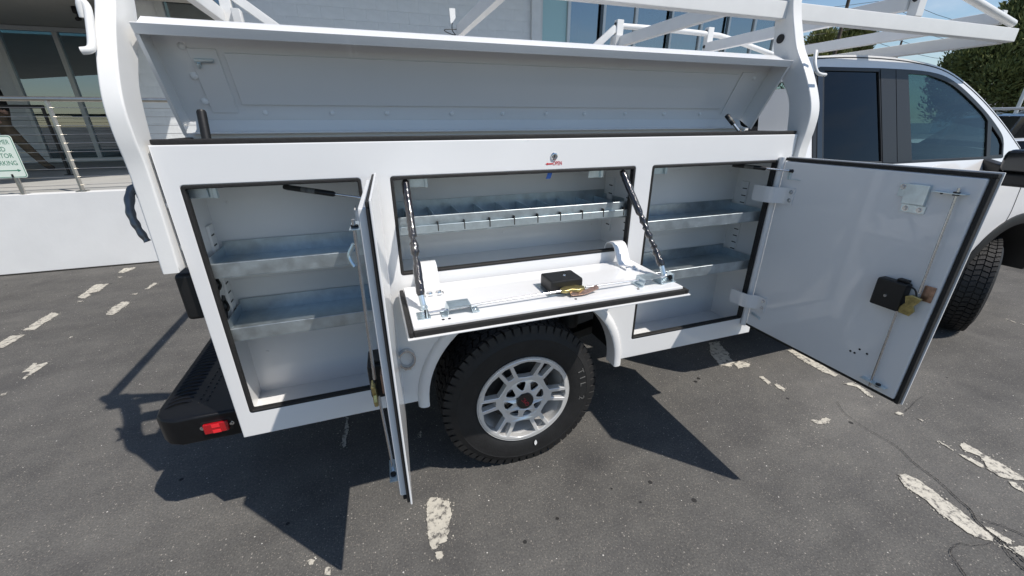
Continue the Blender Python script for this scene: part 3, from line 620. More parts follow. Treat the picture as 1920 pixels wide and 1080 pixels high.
def rod_kit(d, O, U, V, N, w, z0, z1, zl, ul, bend):
    q = lambda u, v, n: O + U * u + V * v + N * n
    ur = w - 0.075
    bm = nb(); tube(bm, [q(ur, z1 - 0.055, 0.022), q(ur + bend, zl + 0.03, 0.030)], 0.0042, 10); tube(bm, [q(ur - 0.03, zl - 0.05, 0.030), q(ur - 0.028, z0 + 0.035, 0.020)], 0.0042, 10); obj('latch_rod', bm, 'steel', d)
    for v in (z1 - 0.075, z0 + 0.055):
        bm = nb(); frame_box(bm, q(ur - 0.004, v, 0), U, V, N, (-0.062, 0.030), (-0.0015, 0.0015), (0.0062, 0.032), 0.0007); obj('rod_guide', bm, 'zinc', d)
        bm = nb(); tube(bm, [q(ur - 0.002, v - 0.006, 0.021), q(ur - 0.002, v + 0.006, 0.021)], 0.009, 12); obj('grommet', bm, 'black', d)
    bm = nb(); frame_box(bm, q(ul, zl, 0), U, V, N, (-0.048, 0.05), (-0.06, 0.052), (0.0063, 0.050), 0.008); frame_box(bm, q(ul, zl, 0), U, V, N, (0.005, 0.04), (0.052, 0.062), (0.0063, 0.030), 0.003); lb = obj('latch_box', bm, 'black', d)
    bolt(lb, q(ul - 0.002, zl - 0.01, 0.050), N, name='screw')
    bm = shape2d([(-0.022, -0.050), (0.012, -0.052), (0.022, -0.030), (0.014, -0.012), (0.024, 0.006), (0.030, 0.024), (0.0, 0.030), (-0.020, 0.018), (-0.012, -0.006), (-0.026, -0.03)], depth=0.012, bev=0.003, fn=lambda a, b, c: q(ul + 0.072 + a, zl - 0.010 + b, 0.036 + c)); obj('latch_cam', bm, 'yzinc', d)
    bm = nb(); frame_box(bm, q(ul + 0.095, zl + 0.015, 0), U, V, N, (-0.012, 0.022), (-0.015, 0.045), (0.0064, 0.012), 0.002); obj('catch_plate', bm, 'copper', d)
    bm = nb(); tube(bm, smooth_path([q(ul + 0.03, zl + 0.045, 0.03), q(ul + 0.07, zl + 0.04, 0.034), q(ul + 0.085, zl + 0.0, 0.03)], 5), 0.003, 8); obj('cable', bm, 'black', d)
rd = side_door((1.893, -0.022, 0), Vector((0, -1, 0)), Vector((-1, 0, 0)), 0.742, 0.640, 1.548, 'door swung wide open showing its inner latch hardware')
bm = nb(); tube(bm, [(1.8875, -0.0155, 0.645), (1.8875, -0.0155, 1.545)], 0.0145, 18); obj('hinge_barrel', bm, 'white', rd[0])
rod_kit(*rd, 0.742, 0.640, 1.548, 1.083, 0.595, 0.012)
d, O, U, V, N = rd; q = lambda u, v, n: O + U * u + V * v + N * n
bm = nb(); frame_box(bm, q(0.555, 1.452, 0), U, V, N, (-0.035, 0.035), (-0.035, 0.038), (0.0062, 0.022), 0.003); frame_box(bm, q(0.555, 1.415, 0), U, V, N, (-0.035, 0.04), (-0.028, 0.0), (0.0063, 0.010), 0.001); frame_box(bm, q(0.515, 1.465, 0), U, V, N, (-0.02, 0.004), (-0.025, 0.022), (0.0063, 0.010), 0.001); so = obj('strike_catch', bm, 'zinc', d)
for u, v in ((0.535, 1.400), (0.578, 1.400), (0.506, 1.475)): bolt(so, q(u, v, 0.012), N)
for u, v in ((0.62, 1.468), (0.555, 0.80), (0.585, 0.795), (0.525, 0.775), (0.542, 0.775)):
    bm = nb(); bmesh.ops.create_cone(bm, segments=12, radius1=0.0045, radius2=0.0045, depth=0.001, cap_ends=True, matrix=Matrix.Translation(q(u, v, 0.0064)) @ Matrix.Rotation(R(90), 4, 'Y')); obj('screw_hole', bm, 'black', d)
bm = nb(); frame_box(bm, q(0.062, 1.45, 0), U, V, N, (-0.012, 0.045), (-0.001, 0.001), (0.0064, 0.010), 0.0); frame_box(bm, q(0.05, 1.468, 0), U, V, N, (-0.008, 0.008), (-0.02, 0.02), (0.0064, 0.012), 0.002); obj('strut_bracket', bm, 'zinc', d)
bm = nb(); strap(bm, [q(0.03, 0.735, 0.009), q(0.085, 0.722, 0.009)], V, 0.012, 0.003); obj('stop_tab', bm, 'zinc', d)
def hinge_strap(door, zc, xs, sgn_pts, ht=0.076, parent=None):
    bm = nb(); strap(bm, smooth_path(sgn_pts, 7), (0, 0, 1), ht, 0.006); return obj('hinge_strap', bm, 'white', door)
for zc in (1.372, 0.806):
    hs = hinge_strap(d, zc, 0, [(1.835, 0.060, zc), (1.835, 0.022, zc), (1.836, -0.010, zc), (1.846, -0.040, zc), (1.866, -0.056, zc), (1.883, -0.078, zc), (1.883, -0.120, zc)])
    for dz in (-0.018, 0.020): bolt(hs, (1.878, -0.104, zc + dz), (-1, 0, 0))
ang = R(2.6); ld = side_door((-0.006, -0.022, 0), Vector((-math.sin(ang), -math.cos(ang), 0)), Vector((-math.cos(ang), math.sin(ang), 0)), 0.548, 0.632, 1.548, 'door swung out edge-on, seen along its thin edge', -0.013, 0.006)
rod_kit(*ld, 0.548, 0.632, 1.548, 1.02, 0.395, 0.006)
d = ld[0]
for zc in (1.39, 0.80): 
    hs = hinge_strap(d, zc, 0, [(-0.062, 0.060, zc), (-0.062, 0.022, zc), (-0.062, -0.010, zc), (-0.055, -0.040, zc), (-0.035, -0.056, zc), (-0.010, -0.078, zc), (-0.012, -0.120, zc)])
q = lambda u, v, n: ld[1] + ld[2] * u + ld[3] * v + ld[4] * n
bm = nb(); frame_box(bm, q(0.345, 1.41, 0), ld[2], ld[3], ld[4], (-0.03, 0.03), (-0.035, 0.035), (0.0062, 0.03), 0.003); obj('strike_catch', bm, 'zinc', d)
bm = nb(); tube(bm, smooth_path([q(0.46, 1.43, 0.030), q(0.46, 1.40, 0.045), q(0.47, 1.375, 0.035)], 5), 0.006, 10); obj('rod_hook', bm, 'zinc', d)

# drop-down door
DY0, DY1, DX0, DX1, DZ = -0.006, -0.384, 0.047, 1.108, 1.085
dd = obj('drop_door', box(nb(), DX0, DX1, DY1, DY0, DZ, DZ + 0.006, 0.002), 'white', T); tag(dd, 'door folded down flat like a shelf above the rear wheel')
bm = nb(); box(bm, DX0 + 0.0205, DX1 - 0.0205, DY1 + 0.0205, DY0 - 0.008, DZ + 0.0062, DZ + 0.034, 0.006); obj('inner_pan', bm, 'white', dd)
bm = nb(); box(bm, DX0 + 0.005, DX0 + 0.0195, DY1 + 0.005, DY0 - 0.01, DZ + 0.0062, DZ + 0.026, 0.004); box(bm, DX1 - 0.0195, DX1 - 0.005, DY1 + 0.005, DY0 - 0.01, DZ + 0.0062, DZ + 0.024, 0.004); box(bm, DX0 + 0.020, DX1 - 0.020, DY1 + 0.005, DY1 + 0.0195, DZ + 0.0062, DZ + 0.026, 0.004); obj('door_seal', bm, 'rubber', dd)
ZP = DZ + 0.034
for xc in (0.168, 1.010):
    bm = nb(); strap(bm, smooth_path([(xc, 0.045, 1.128), (xc, 0.042, 1.165), (xc, 0.028, 1.196), (xc, -0.002, 1.206), (xc, -0.032, 1.196), (xc, -0.058, 1.158), (xc, -0.080, ZP + 0.008), (xc, -0.105, ZP + 0.004), (xc, -0.140, ZP + 0.004)], 7), (1, 0, 0), 0.062, 0.007)
    hs = obj('hinge_strap', bm, 'white', dd)
    for dx in (-0.015, 0.018): bolt(hs, (xc + dx, -0.124, ZP + 0.009), (0, 0, 1), BIGBOLT if xc < 0.5 else BOLT)
bm = nb(); box(bm, 0.570, 0.700, -0.275, -0.172, ZP + 0.0005, ZP + 0.052, 0.008); lb = obj('latch_box', bm, 'black', dd)
bm = nb(); box(bm, 0.555, 0.715, -0.285, -0.165, ZP + 0.0002, ZP + 0.004, 0.001); obj('base_plate', bm, 'galv', lb); bolt(lb, (0.645, -0.225, ZP + 0.0525), (0, 0, 1), name='screw')
bm = shape2d([(0.600, -0.285), (0.630, -0.268), (0.675, -0.275), (0.695, -0.290), (0.690, -0.308), (0.660, -0.318), (0.640, -0.305), (0.615, -0.312), (0.598, -0.305)], depth=0.012, bev=0.003, fn=lambda a, b, c_: (a, b, ZP + 0.022 + c_)); obj('latch_cam', bm, 'yzinc', dd)
bm = nb(); strap(bm, smooth_path([(0.63, -0.312, ZP + 0.012), (0.68, -0.318, ZP + 0.014), (0.72, -0.310, ZP + 0.018), (0.745, -0.305, ZP + 0.022)], 5), (0, 1, 0.4), 0.018, 0.004); obj('latch_lever', bm, 'copper', dd)
bm = nb(); tube(bm, [(0.105, -0.302, ZP + 0.014), (0.61, -0.296, ZP + 0.022)], 0.0042, 10); tube(bm, [(0.70, -0.296, ZP + 0.022), (1.092, -0.285, ZP + 0.014)], 0.0042, 10); obj('latch_rod', bm, 'steel', dd)
for xc in (0.225, 0.975):
    bm = nb(); strap(bm, [(xc - 0.06, -0.296, ZP + 0.003), (xc - 0.042, -0.296, ZP + 0.003), (xc - 0.036, -0.296, ZP + 0.030), (xc + 0.036, -0.296, ZP + 0.030), (xc + 0.042, -0.296, ZP + 0.003), (xc + 0.065, -0.296, ZP + 0.003)], (0, 1, 0), 0.055, 0.003); rg = obj('rod_guide', bm, 'zinc', dd)
    bolt(rg, (xc + 0.055, -0.296, ZP + 0.006), (0, 0, 1))
for xc in (0.118, 1.078):
    bm = nb(); tube(bm, [(xc - 0.006, -0.298, ZP + 0.014), (xc + 0.006, -0.298, ZP + 0.014)], 0.010, 12); obj('grommet', bm, 'black', dd)
    bm = nb(); box(bm, xc - 0.03, xc + 0.012, -0.318, -0.262, ZP + 0.0004, ZP + 0.003, 0.001); box(bm, xc - 0.002, xc + 0.002, -0.315, -0.275, ZP + 0.003, ZP + 0.034, 0.001); obj('end_bracket', bm, 'zinc', dd)
for x, y in ((0.165, -0.338), (0.185, -0.338), (0.640, -0.335), (0.905, -0.33)):
    bm = nb(); bmesh.ops.create_cone(bm, segments=12, radius1=0.005, radius2=0.005, depth=0.001, cap_ends=True, matrix=Matrix.Translation((x, y, ZP + 0.0006))); obj('screw_hole', bm, 'black', dd)
random.seed(11)
def wrapped(p0, p1, kink):
    p0 = Vector(p0); p1 = Vector(p1); n = 46; pts = []; rr = []
    for i in range(n + 1):
        t = i / n; k = 1.0 if kink[0] < t < kink[1] else 0.15
        pts.append(p0.lerp(p1, t) + Vector((random.uniform(-1, 1), random.uniform(-1, 1), 0)) * 0.0022 * k)
        base = 0.0140 if t < kink[0] else (0.0115 if t < kink[1] else 0.0150)
        rr.append(base + random.uniform(-1, 1) * 0.0042 * k - (0.004 if i in (0, n) else 0))
    bm = nb(); tube(bm, pts, rr, 12); return bm
for a, b_, kk in (((0.119, 0.020, 1.512), (0.113, -0.225, 1.165), (0.52, 0.74)), ((1.018, 0.020, 1.512), (1.080, -0.235, 1.160), (0.46, 0.92))):
    s_ = obj('gas_strut', wrapped(a, b_, kk), 'wrap', T, 60)
    bm = nb(); e = Vector(b_); tube(bm, [e, e + Vector((0.004, -0.018, -0.036))], 0.010, 12); bmesh.ops.create_uvsphere(bm, u_segments=12, v_segments=8, radius=0.013, matrix=Matrix.Translation(e + Vector((0.005, -0.020, -0.038)))); obj('ball_end', bm, 'zinc', s_)

# rear: tail lamp, grab handle, bumper, tailgate
bm = nb(); box(bm, -0.655, -0.596, 0.030, 0.120, 1.075, 1.245, 0.016, 3); tl = obj('tail_lamp', bm, 'black', T)
bm = nb(); box(bm, -0.659, -0.6555, 0.055, 0.110, 1.095, 1.225, 0.001); obj('lens', bm, 'lens', tl)
pts = [(-0.700, 0.155, 1.520), (-0.722, 0.120, 1.505), (-0.726, 0.085, 1.450), (-0.716, 0.07, 1.400), (-0.700, 0.062, 1.355)]
P = smooth_path(pts, 12); bm = nb(); tube(bm, P, [0.0145 + 0.0013 * math.sin(i * 0.8) - 0.0001 * i for i in range(len(P))], 12); gh = obj('grab_handle', bm, mat('grey_grip', (0.16, 0.165, 0.17), 0.35, metal=0.5), T)
bm = nb(); box(bm, -0.722, -0.655, 0.135, 0.185, 1.478, 1.535, 0.006); obj('handle_mount', bm, 'stain', gh)
bm = nb(); bx0, bx1 = -0.925, -0.612
bump = shape2d([(-0.612, 0.105), (-0.612, 1.895), (-0.84, 1.895), (-0.888, 1.875), (-0.918, 1.84), (-0.928, 1.79), (-0.928, 0.21), (-0.918, 0.16), (-0.888, 0.125), (-0.84, 0.105)], depth=0.125, bev=0.012, fn=lambda a, b, c_: (a, b, 0.575 + c_)); bmp = obj('step_bumper', bump, 'powder', T)
bm = nb(); i = 0
for yy in [0.215 + 0.030 * k for k in range(26)]:
    strap(bm, smooth_path([(-0.902, yy - 0.012, 0.6377), (-0.880, yy + 0.004, 0.6425), (-0.845, yy + 0.012, 0.6425), (-0.818, yy + 0.010, 0.6377)], 4), (0, 1, 0.25), 0.010, 0.003)
obj('step_tread', bm, 'powder', bmp)
bm = nb()
for k in range(22):
    for j in range(2): bmesh.ops.create_uvsphere(bm, u_segments=8, v_segments=5, radius=0.0045, matrix=Matrix.Translation((-0.785 + 0.028 * j, 0.20 + 0.030 * k + 0.012 * j, 0.6372)))
obj('grip_studs', bm, 'powder', bmp)
ml = obj('marker_light', box(nb(), -0.762, -0.655, 0.104, 0.1149, 0.548, 0.608, 0.004), 'black', bmp)
bm = nb(); box(bm, -0.752, -0.667, 0.090, 0.1038, 0.555, 0.600, 0.004); obj('lens', bm, 'lens', ml)
bm = nb(); box(bm, -0.722, -0.694, 0.0885, 0.0898, 0.582, 0.598, 0.0005); box(bm, -0.722, -0.694, 0.0885, 0.0898, 0.557, 0.572, 0.0005); obj('reflector', bm, mat('bright_red_reflector', (0.85, 0.02, 0.03), 0.15, coat=1.0), ml)
for x in (-0.758, -0.659): bolt(ml, (x, 0.103, 0.578), (0, -1, 0), name='screw')
bm = nb(); box(bm, -0.590, -0.545, 0.30, 1.70, 0.62, 1.50, 0.01); obj('tailgate', bm, 'white', T)
bm = nb(); box(bm, X0 + 0.05, X1 - 0.05, 0.2985, 1.7015, 0.915, 0.955); box(bm, 1.92, 1.968, 0.30, 1.70, 0.956, 1.646, 0.004); obj('bed_floor', bm, 'white', T)
bm = nb(); box(bm, X0, X1, 1.702, 2.0, 0.985, 1.66, 0.008); box(bm, X0, 0.12, 1.702, 2.0, 0.571, 0.984, 0.004); box(bm, 1.063, X1, 1.702, 2.0, 0.571, 0.984, 0.004); obj('far_side_body', bm, 'white', T)
# chassis and wheel well
bm = nb(); box(bm, P1 + 0.009, P1 + 0.014, 0.05, D, 0.575, MZ - 0.009); box(bm, P2 - 0.014, P2 - 0.009, 0.05, D, 0.575, MZ - 0.009); box(bm, P1 + 0.014, P2 - 0.014, 0.06, D, MZ - 0.016, MZ - 0.0085); obj('wheel_well', bm, 'chassis', T)
bm = nb()
for y in (0.52, 1.40): box(bm, -0.58, 5.3, y, y + 0.08, 0.58, 0.76, 0.006)
box(bm, -0.2, -0.1, 0.6, 1.4, 0.62, 0.74); box(bm, 1.3, 1.4, 0.6, 1.4, 0.62, 0.74); tube(bm, [(0.594, 0.30, 0.41), (0.594, 1.70, 0.41)], 0.055, 14); bmesh.ops.create_uvsphere(bm, u_segments=20, v_segments=12, radius=0.17, matrix=Matrix.Translation((0.594, 1.0, 0.41)))
for y in (0.43, 1.57): strap(bm, smooth_path([(-0.25, y, 0.60), (0.2, y, 0.50), (0.594, y, 0.475), (1.0, y, 0.50), (1.45, y, 0.60)], 6), (0, 1, 0), 0.07, 0.05)
obj('chassis', bm, 'chassis', T)
bm = nb(); tube(bm, [(0.98, 0.36, 0.90), (0.98, 0.36, 0.62)], 0.055, 18); tube(bm, [(0.98, 0.36, 0.80), (0.98, 0.36, 0.78)], 0.068, 18); box(bm, 0.90, 0.935, 0.33, 0.38, 0.70, 0.93, 0.006); obj('suspension_bump_stop', bm, 'iron', T)
bm = nb(); box(bm, 0.845, 0.875, 0.31, 0.316, 0.90, 0.975, 0.003); obj('liner_clip', bm, 'zinc', T)

# ------------------------------------------------------------------ ladder rack
po = [(-0.030, 1.268), (-0.022, 1.45), (-0.020, 1.58), (-0.030, 1.67), (-0.028, 1.75), (0.000, 1.83), (0.055, 1.93), (0.115, 2.02), (0.150, 2.10), (0.185, 2.20), (0.215, 2.34)]
pi_ = [(0.295, 2.34), (0.275, 2.20), (0.262, 2.10), (0.240, 2.02), (0.195, 1.94), (0.110, 1.82), (0.085, 1.75), (0.070, 1.66), (0.062, 1.58), (0.050, 1.45), (0.045, 1.268)]
def sm2(l): return [(p.x, p.y) for p in smooth_path([(a, b, 0) for a, b in l], 5)]
def post(x0, x1, zcut):
    o_ = sm2([p for p in po if p[1] >= zcut]); i_ = sm2([p for p in pi_ if p[1] >= zcut])
    return shape2d(o_ + i_, depth=x1 - x0, bev=0.006, fn=lambda a, b, d: ((x0 + x1) / 2 + d, a, b))
rack = obj('ladder_rack', box(nb(), -0.735, 3.90, 0.212, 0.262, 2.156, 2.228, 0.005), 'rackwhite', T); tag(rack, 'white steel ladder rack with curved posts and cross bars')
bm = nb(); box(bm, -0.735, 3.90, 1.738, 1.788, 2.150, 2.228, 0.008); obj('side_rail', bm, 'rackwhite', rack)
for x0, x1, zc in ((-0.652, -0.604, 1.2), (1.976, 2.034, 1.3)):
    p_ = obj('post', post(x0, x1, zc), 'rackwhite', rack, 30)
    bm = post(x0, x1, 1.5)
    for v in bm.verts: v.co.y = 2.0 - v.co.y
    bmesh.ops.reverse_faces(bm, faces=bm.faces); obj('post', bm, 'rackwhite', rack, 30)
for z in (1.335, 1.47): 
    bm = nb(); tube(bm, [(-0.6035, 0.03, z), (-0.5935, 0.03, z)], 0.012, 12); obj('spacer', bm, 'rackwhite', rack)
for x, z0 in ((-0.715, 2.30), (0.725, 2.30), (2.035, 2.30), (2.905, 2.30), (3.80, 2.29)):
    bm = nb(); beam(bm, (x, 0.262, z0), (x, 1.738, z0), 0.045, 0.075, 0.006); obj('cross_bar', bm, 'rackwhite', rack)
for x in (-0.68, 2.03, 2.93):
    for y, s in ((0.237, 1), (1.763, -1)):
        bm = nb(); box(bm, x - 0.030, x + 0.030, y - 0.024, y + 0.024, 2.2285, 2.455, 0.005); u_ = obj('upright', bm, 'rackwhite', rack)
        for z in (2.31, 2.425):
            bolt(u_, (x - 0.033, y, z), (-1, 0, 0), BLACKBOLT)
for y in (0.237, 1.763):
    bm = nb(); beam(bm, (-0.66, y, 2.43), (-0.40, y, 2.24), 0.03, 0.05, 0.004); obj('brace', bm, 'rackwhite', rack)
    bm = nb(); beam(bm, (2.00, y, 2.40), (1.80, y, 2.24), 0.03, 0.05, 0.004); obj('brace', bm, 'rackwhite', rack)
    bm = nb(); tube(bm, smooth_path([(2.055, y, 2.415), (2.5, y, 2.415), (2.93, y, 2.405), (3.15, y, 2.385), (3.86, y, 2.255)], 6), 0.021, 12); obj('guard_tube', bm, 'rackwhite', rack)
bm = nb(); box(bm, 3.84, 3.90, 0.2625, 1.7375, 2.152, 2.226, 0.006); obj('front_bar', bm, 'rackwhite', rack)
def hook(pts, r=0.0085):
    bm = nb(); tube(bm, smooth_path(pts, 6), r, 12); return obj('rope_hook', bm, 'rackwhite', rack)
hook([(-0.664, 0.062, 1.965), (-0.662, 0.062, 1.995), (-0.656, 0.064, 2.002), (-0.649, 0.060, 1.985), (-0.648, 0.042, 1.945), (-0.648, 0.018, 1.898), (-0.652, 0.006, 1.884), (-0.668, 0.002, 1.880)], 0.0095)
hook([(2.022, 0.045, 1.975), (2.006, 0.040, 2.000), (1.990, 0.028, 1.980), (1.978, 0.008, 1.940), (1.984, -0.004, 1.912), (2.000, -0.010, 1.902), (2.035, -0.010, 1.900)], 0.007)
bm = nb(); bmesh.ops.create_cone(bm, segments=20, radius1=0.020, radius2=0.020, depth=0.004, cap_ends=True, matrix=Matrix.Translation((1.974, 0.215, 2.075)) @ Matrix.Rotation(R(90), 4, 'Y')); obj('bolt_hole', bm, 'black', rack)
# paper tag tied to the rack
tg = thing('hang_tag', 'small white tag on wires hanging from a rack cross bar', 'tag', (0.70, 1.70, 2.25))
bm = shape2d([(0.660, 2.430), (0.700, 2.430), (0.700, 2.375), (0.672, 2.340), (0.664, 2.340)], depth=0.003, fn=XZ(1.715)); obj('tag_card', bm, 'paper', tg)
bm = nb(); tube(bm, smooth_path([(0.675, 1.715, 2.345), (0.672, 1.71, 2.30), (0.69, 1.70, 2.27), (0.63, 1.70, 2.285), (0.62, 1.70, 2.30), (0.70, 1.70, 2.305)], 6), 0.003, 6); obj('tag_wire', bm, 'black', tg)

# ------------------------------------------------------------------ wheels
def make_wheel(cx, yo, cz, name_extra=''):
    """outer face of the tyre at y=yo, wheel reaching to yo+0.27"""
    c = (cx, yo, cz); Rr = 0.408
    prof = [(0.232, 0.030), (0.240, 0.018), (0.252, 0.012), (0.262, 0.010), (0.268, 0.005), (0.290, 0.0005), (0.320, -0.002), (0.345, 0.0), (0.348, -0.002), (0.352, 0.001), (0.372, 0.010), (0.392, 0.022), (0.398, 0.038), (0.400, 0.08), (0.401, 0.135), (0.400, 0.19), (0.398, 0.232), (0.392, 0.248), (0.372, 0.260), (0.345, 0.270), (0.300, 0.272), (0.262, 0.262), (0.240, 0.250), (0.232, 0.235), (0.225, 0.13), (0.232, 0.030)]
    bm = nb(); lathe_y(bm, prof, c, 72); w = obj('wheel', bm, 'tyre', T, 40)
    bm = nb(); nt = 58
    rows = [(0.010, 0.046, 0.390, 0.411, 0.0), (0.052, 0.090, 0.402, 0.4125, 0.5), (0.096, 0.132, 0.402, 0.413, 0.1), (0.138, 0.176, 0.402, 0.413, 0.6), (0.182, 0.220, 0.402, 0.4125, 0.2), (0.226, 0.262, 0.390, 0.411, 0.7)]
    for y0, y1, r0, r1, off in rows:
        for k in range(nt):
            a0 = 2 * math.pi * (k + off) / nt; a1 = a0 + 2 * math.pi * 0.76 / nt; sk = 0.25 * 2 * math.pi / nt * (1 if off < 0.35 else -1)
            vsb = []
            for (a, y, r) in ((a0, y0, r0), (a1, y0, r0), (a1 + sk, y1, r0), (a0 + sk, y1, r0), (a0, y0, r1), (a1, y0, r1), (a1 + sk, y1, r1), (a0 + sk, y1, r1)):
                if y == rows[0][0] and r == r1: y = y + 0.010; 
                if y == rows[-1][1] and r == r1: y = y - 0.010
                rr = r - 0.02 if r == r0 else r
                vsb.append(bm.verts.new((c[0] + rr * math.cos(a), c[1] + y, c[2] + rr * math.sin(a))))
            for f in ((4, 5, 6, 7), (0, 1, 5, 4), (1, 2, 6, 5), (2, 3, 7, 6), (3, 0, 4, 7)): bm.faces.new([vsb[i] for i in f])
    obj('tread', bm, 'tyre', w, 30)['kind'] = 'stuff'
    # rim barrel, face, hub
    bm = nb(); lathe_y(bm, [(0.246, 0.018), (0.2495, 0.010), (0.247, 0.005), (0.2425, 0.006), (0.240, 0.016), (0.230, 0.020), (0.222, 0.040), (0.214, 0.075), (0.206, 0.12), (0.205, 0.20)], c, 72); obj('rim_barrel', bm, 'alloy', w)
    bm = nb(); lathe_y(bm, [(0.0, 0.17), (0.19, 0.17), (0.206, 0.185)], c, 48); lathe_y(bm, [(0.10, 0.105), (0.172, 0.105), (0.172, 0.13), (0.10, 0.13)], c, 48); obj('brake_disc', bm, 'iron', w)
    outer = [(0.2415 * math.cos(2 * math.pi * k / 72), 0.2415 * math.sin(2 * math.pi * k / 72)) for k in range(72)]
    hl = [[(0.111 * math.cos(-2 * math.pi * k / 40), 0.111 * math.sin(-2 * math.pi * k / 40)) for k in range(40)]]
    pol = lambda r, a: (r * math.cos(R(a)), r * math.sin(R(a)))
    for s in range(6):
        a = 60 * s + 27
        hl.append([pol(0.132, a - 1.5), pol(0.140, a + 15.5), pol(0.219, a + 19), pol(0.224, a + 9), pol(0.2255, a), pol(0.224, a - 9), pol(0.219, a - 19), pol(0.140, a - 15.5)])
        b_ = a + 30
        hl.append([pol(0.152, b_ - 5.6), pol(0.148, b_), pol(0.152, b_ + 5.6), pol(0.222, b_ + 6.0), pol(0.225, b_), pol(0.222, b_ - 6.0)])
    def dish(a, b, d):
        r = math.hypot(a, b); y = 0.013 + 0.018 * max(0, (0.215 - r) / 0.12) + (0.0 if d < 0 else 0.018)
        return (c[0] + a, c[1] + y + d, c[2] + b)
    bm = shape2d(outer, hl, 0.020, 0.004, dish); rf = obj('rim_face', bm, 'alloy', w, 30)
    hh = []
    for s in range(8):
        a = 45 * s + 10; hh.append([pol(0.066, a - 6), pol(0.062, a), pol(0.066, a + 6), pol(0.082, a + 12), pol(0.098, a + 15), pol(0.105, a + 10), pol(0.107, a), pol(0.105, a - 10), pol(0.098, a - 15), pol(0.082, a - 12)])
    o2 = [(0.119 * math.cos(2 * math.pi * k / 56), 0.119 * math.sin(2 * math.pi * k / 56)) for k in range(56)]
    def dome(a, b, d):
        r = math.hypot(a, b); return (c[0] + a, c[1] + 0.004 + 0.022 * (r / 0.119) ** 2 + d, c[2] + b)
    bm = shape2d(o2, hh, 0.010, 0.003, dome); hb = obj('hub_cover', bm, 'alloy', w, 30)
    bm = nb(); lathe_y(bm, [(0.0, 0.058), (0.128, 0.058)], c, 32); obj('hub_back', bm, 'gloss', w)
    for s in range(8):
        a = R(45 * s + 10); p = (c[0] + 0.087 * math.cos(a), c[1] + 0.046, c[2] + 0.087 * math.sin(a)); bolt(w, p, (0, -1, 0), BIGBOLT, 'lug_nut')
    bm = nb(); lathe_y(bm, [(0.046, 0.015), (0.046, 0.002), (0.043, -0.003), (0.030, -0.0048), (0.0, -0.005)], c, 40); obj('center_cap', bm, 'gloss', w)
    ca, sa = math.cos(R(124)), math.sin(R(124))
    bm = text_mesh('GMC', 0.029, 0.0016, lambda a, b, d: (c[0] + a * ca - b * sa, c[1] - 0.0056 + d, c[2] + a * sa + b * ca), sx=0.85); obj('cap_lettering', bm, mat('red_emblem', (0.42, 0.03, 0.05), 0.35), w)
    # weathered sidewall lettering
    word = 'TIL 2'
    for i, ch in enumerate(word):
        if ch == ' ': continue
        a = R(20 - i * 7.5); ux, uz = math.sin(a), -math.cos(a); vx, vz = math.cos(a), math.sin(a)
        bm = text_mesh(ch, 0.045, 0.002, lambda p, q_, d: (c[0] + 0.322 * math.cos(a) + p * ux + q_ * vx, c[1] - 0.0028 + d, c[2] + 0.322 * math.sin(a) + p * uz + q_ * vz)); obj('sidewall_lettering', bm, 'letters', w)
    return w
WR = make_wheel(0.596, 0.040, 0.408)
def copy_tree(o, parent, dx=0.0, mirror=False):
    c = o.copy(); col.objects.link(c); inv = o.matrix_parent_inverse.copy(); c.parent = parent; c.matrix_parent_inverse = inv
    for ch in o.children: copy_tree(ch, c)
    return c
WF = copy_tree(WR, T); st = R(27); WF.rotation_euler = (0, 0, st); WF.location = Vector((4.745, 0.300, 0)) - Matrix.Rotation(st, 3, 'Z') @ Vector((0.596, 0.175, 0))
# far-side wheels: turned half round about the vertical through the truck's middle line
for dx, dy in ((0, -0.02), (4.149, 0.0)):
    w = copy_tree(WR, T); w.rotation_euler = (0, 0, math.pi); w.location = (2 * 0.596 + dx, 2.0 + dy, 0)

# ------------------------------------------------------------------ cab
def side_y(z):
    pts = [(0.55, 0.060), (0.70, 0.018), (0.90, 0.004), (1.10, 0.0), (1.28, 0.012), (1.40, 0.030), (1.50, 0.062)]
    if z <= pts[0][0]: return pts[0][1]
    for (a, b), (c_, d) in zip(pts, pts[1:]):
        if z <= c_: t = (z - a) / (c_ - a); t = t * t * (3 - 2 * t) * 0.4 + t * 0.6; return b + (d - b) * t
    return 0.062 + 0.27 * (z - 1.50)
FX = 4.391; FR = 0.475
def zbot(x): return 0.60 + (math.sqrt(max(0, FR * FR - (x - FX) ** 2)) * 0.92 if abs(x - FX) < FR else 0.0) if abs(x - FX) < FR else 0.60
def ztop(x): return 1.475 if x < 4.12 else 1.475 - 0.16 * ((x - 4.12) / 1.4) ** 1.3
xs = [2.075 + 0.09 * i for i in range(20)] + [FX - FR * math.cos(math.pi * k / 26) for k in range(27)] + [4.95, 5.1, 5.25, 5.4, 5.52]
xs = sorted(set(round(x, 4) for x in xs))
def cab_side(flip):
    bm = nb(); cols = []
    for x in xs:
        z0, z1 = zbot(x), ztop(x); c_ = []
        for k in range(15):
            z_ = z0 + (z1 - z0) * k / 14; y = side_y(z_) + (0.10 * ((x - 4.9) / 0.62) ** 2 if x > 4.9 else 0)
            c_.append(bm.verts.new((x, y if not flip else 2 - y, z_)))
        cols.append(c_)
    for a, b_ in zip(cols, cols[1:]):
        for k in range(14): bm.faces.new((a[k], b_[k], b_[k + 1], a[k + 1]))
    return bm
cab = obj('cab_body', cab_side(False), 'cabwhite', T, 45)
obj('cab_side', cab_side(True), 'cabwhite', cab, 45)
ROOF = sm2([(2.10, 1.925), (2.15, 1.985), (2.25, 2.012), (2.60, 2.030), (3.00, 2.022), (3.32, 1.980), (3.62, 1.865), (3.92, 1.697), (4.15, 1.538)])
gy = lambda z: 0.0625 + 0.27 * (z - 1.475)
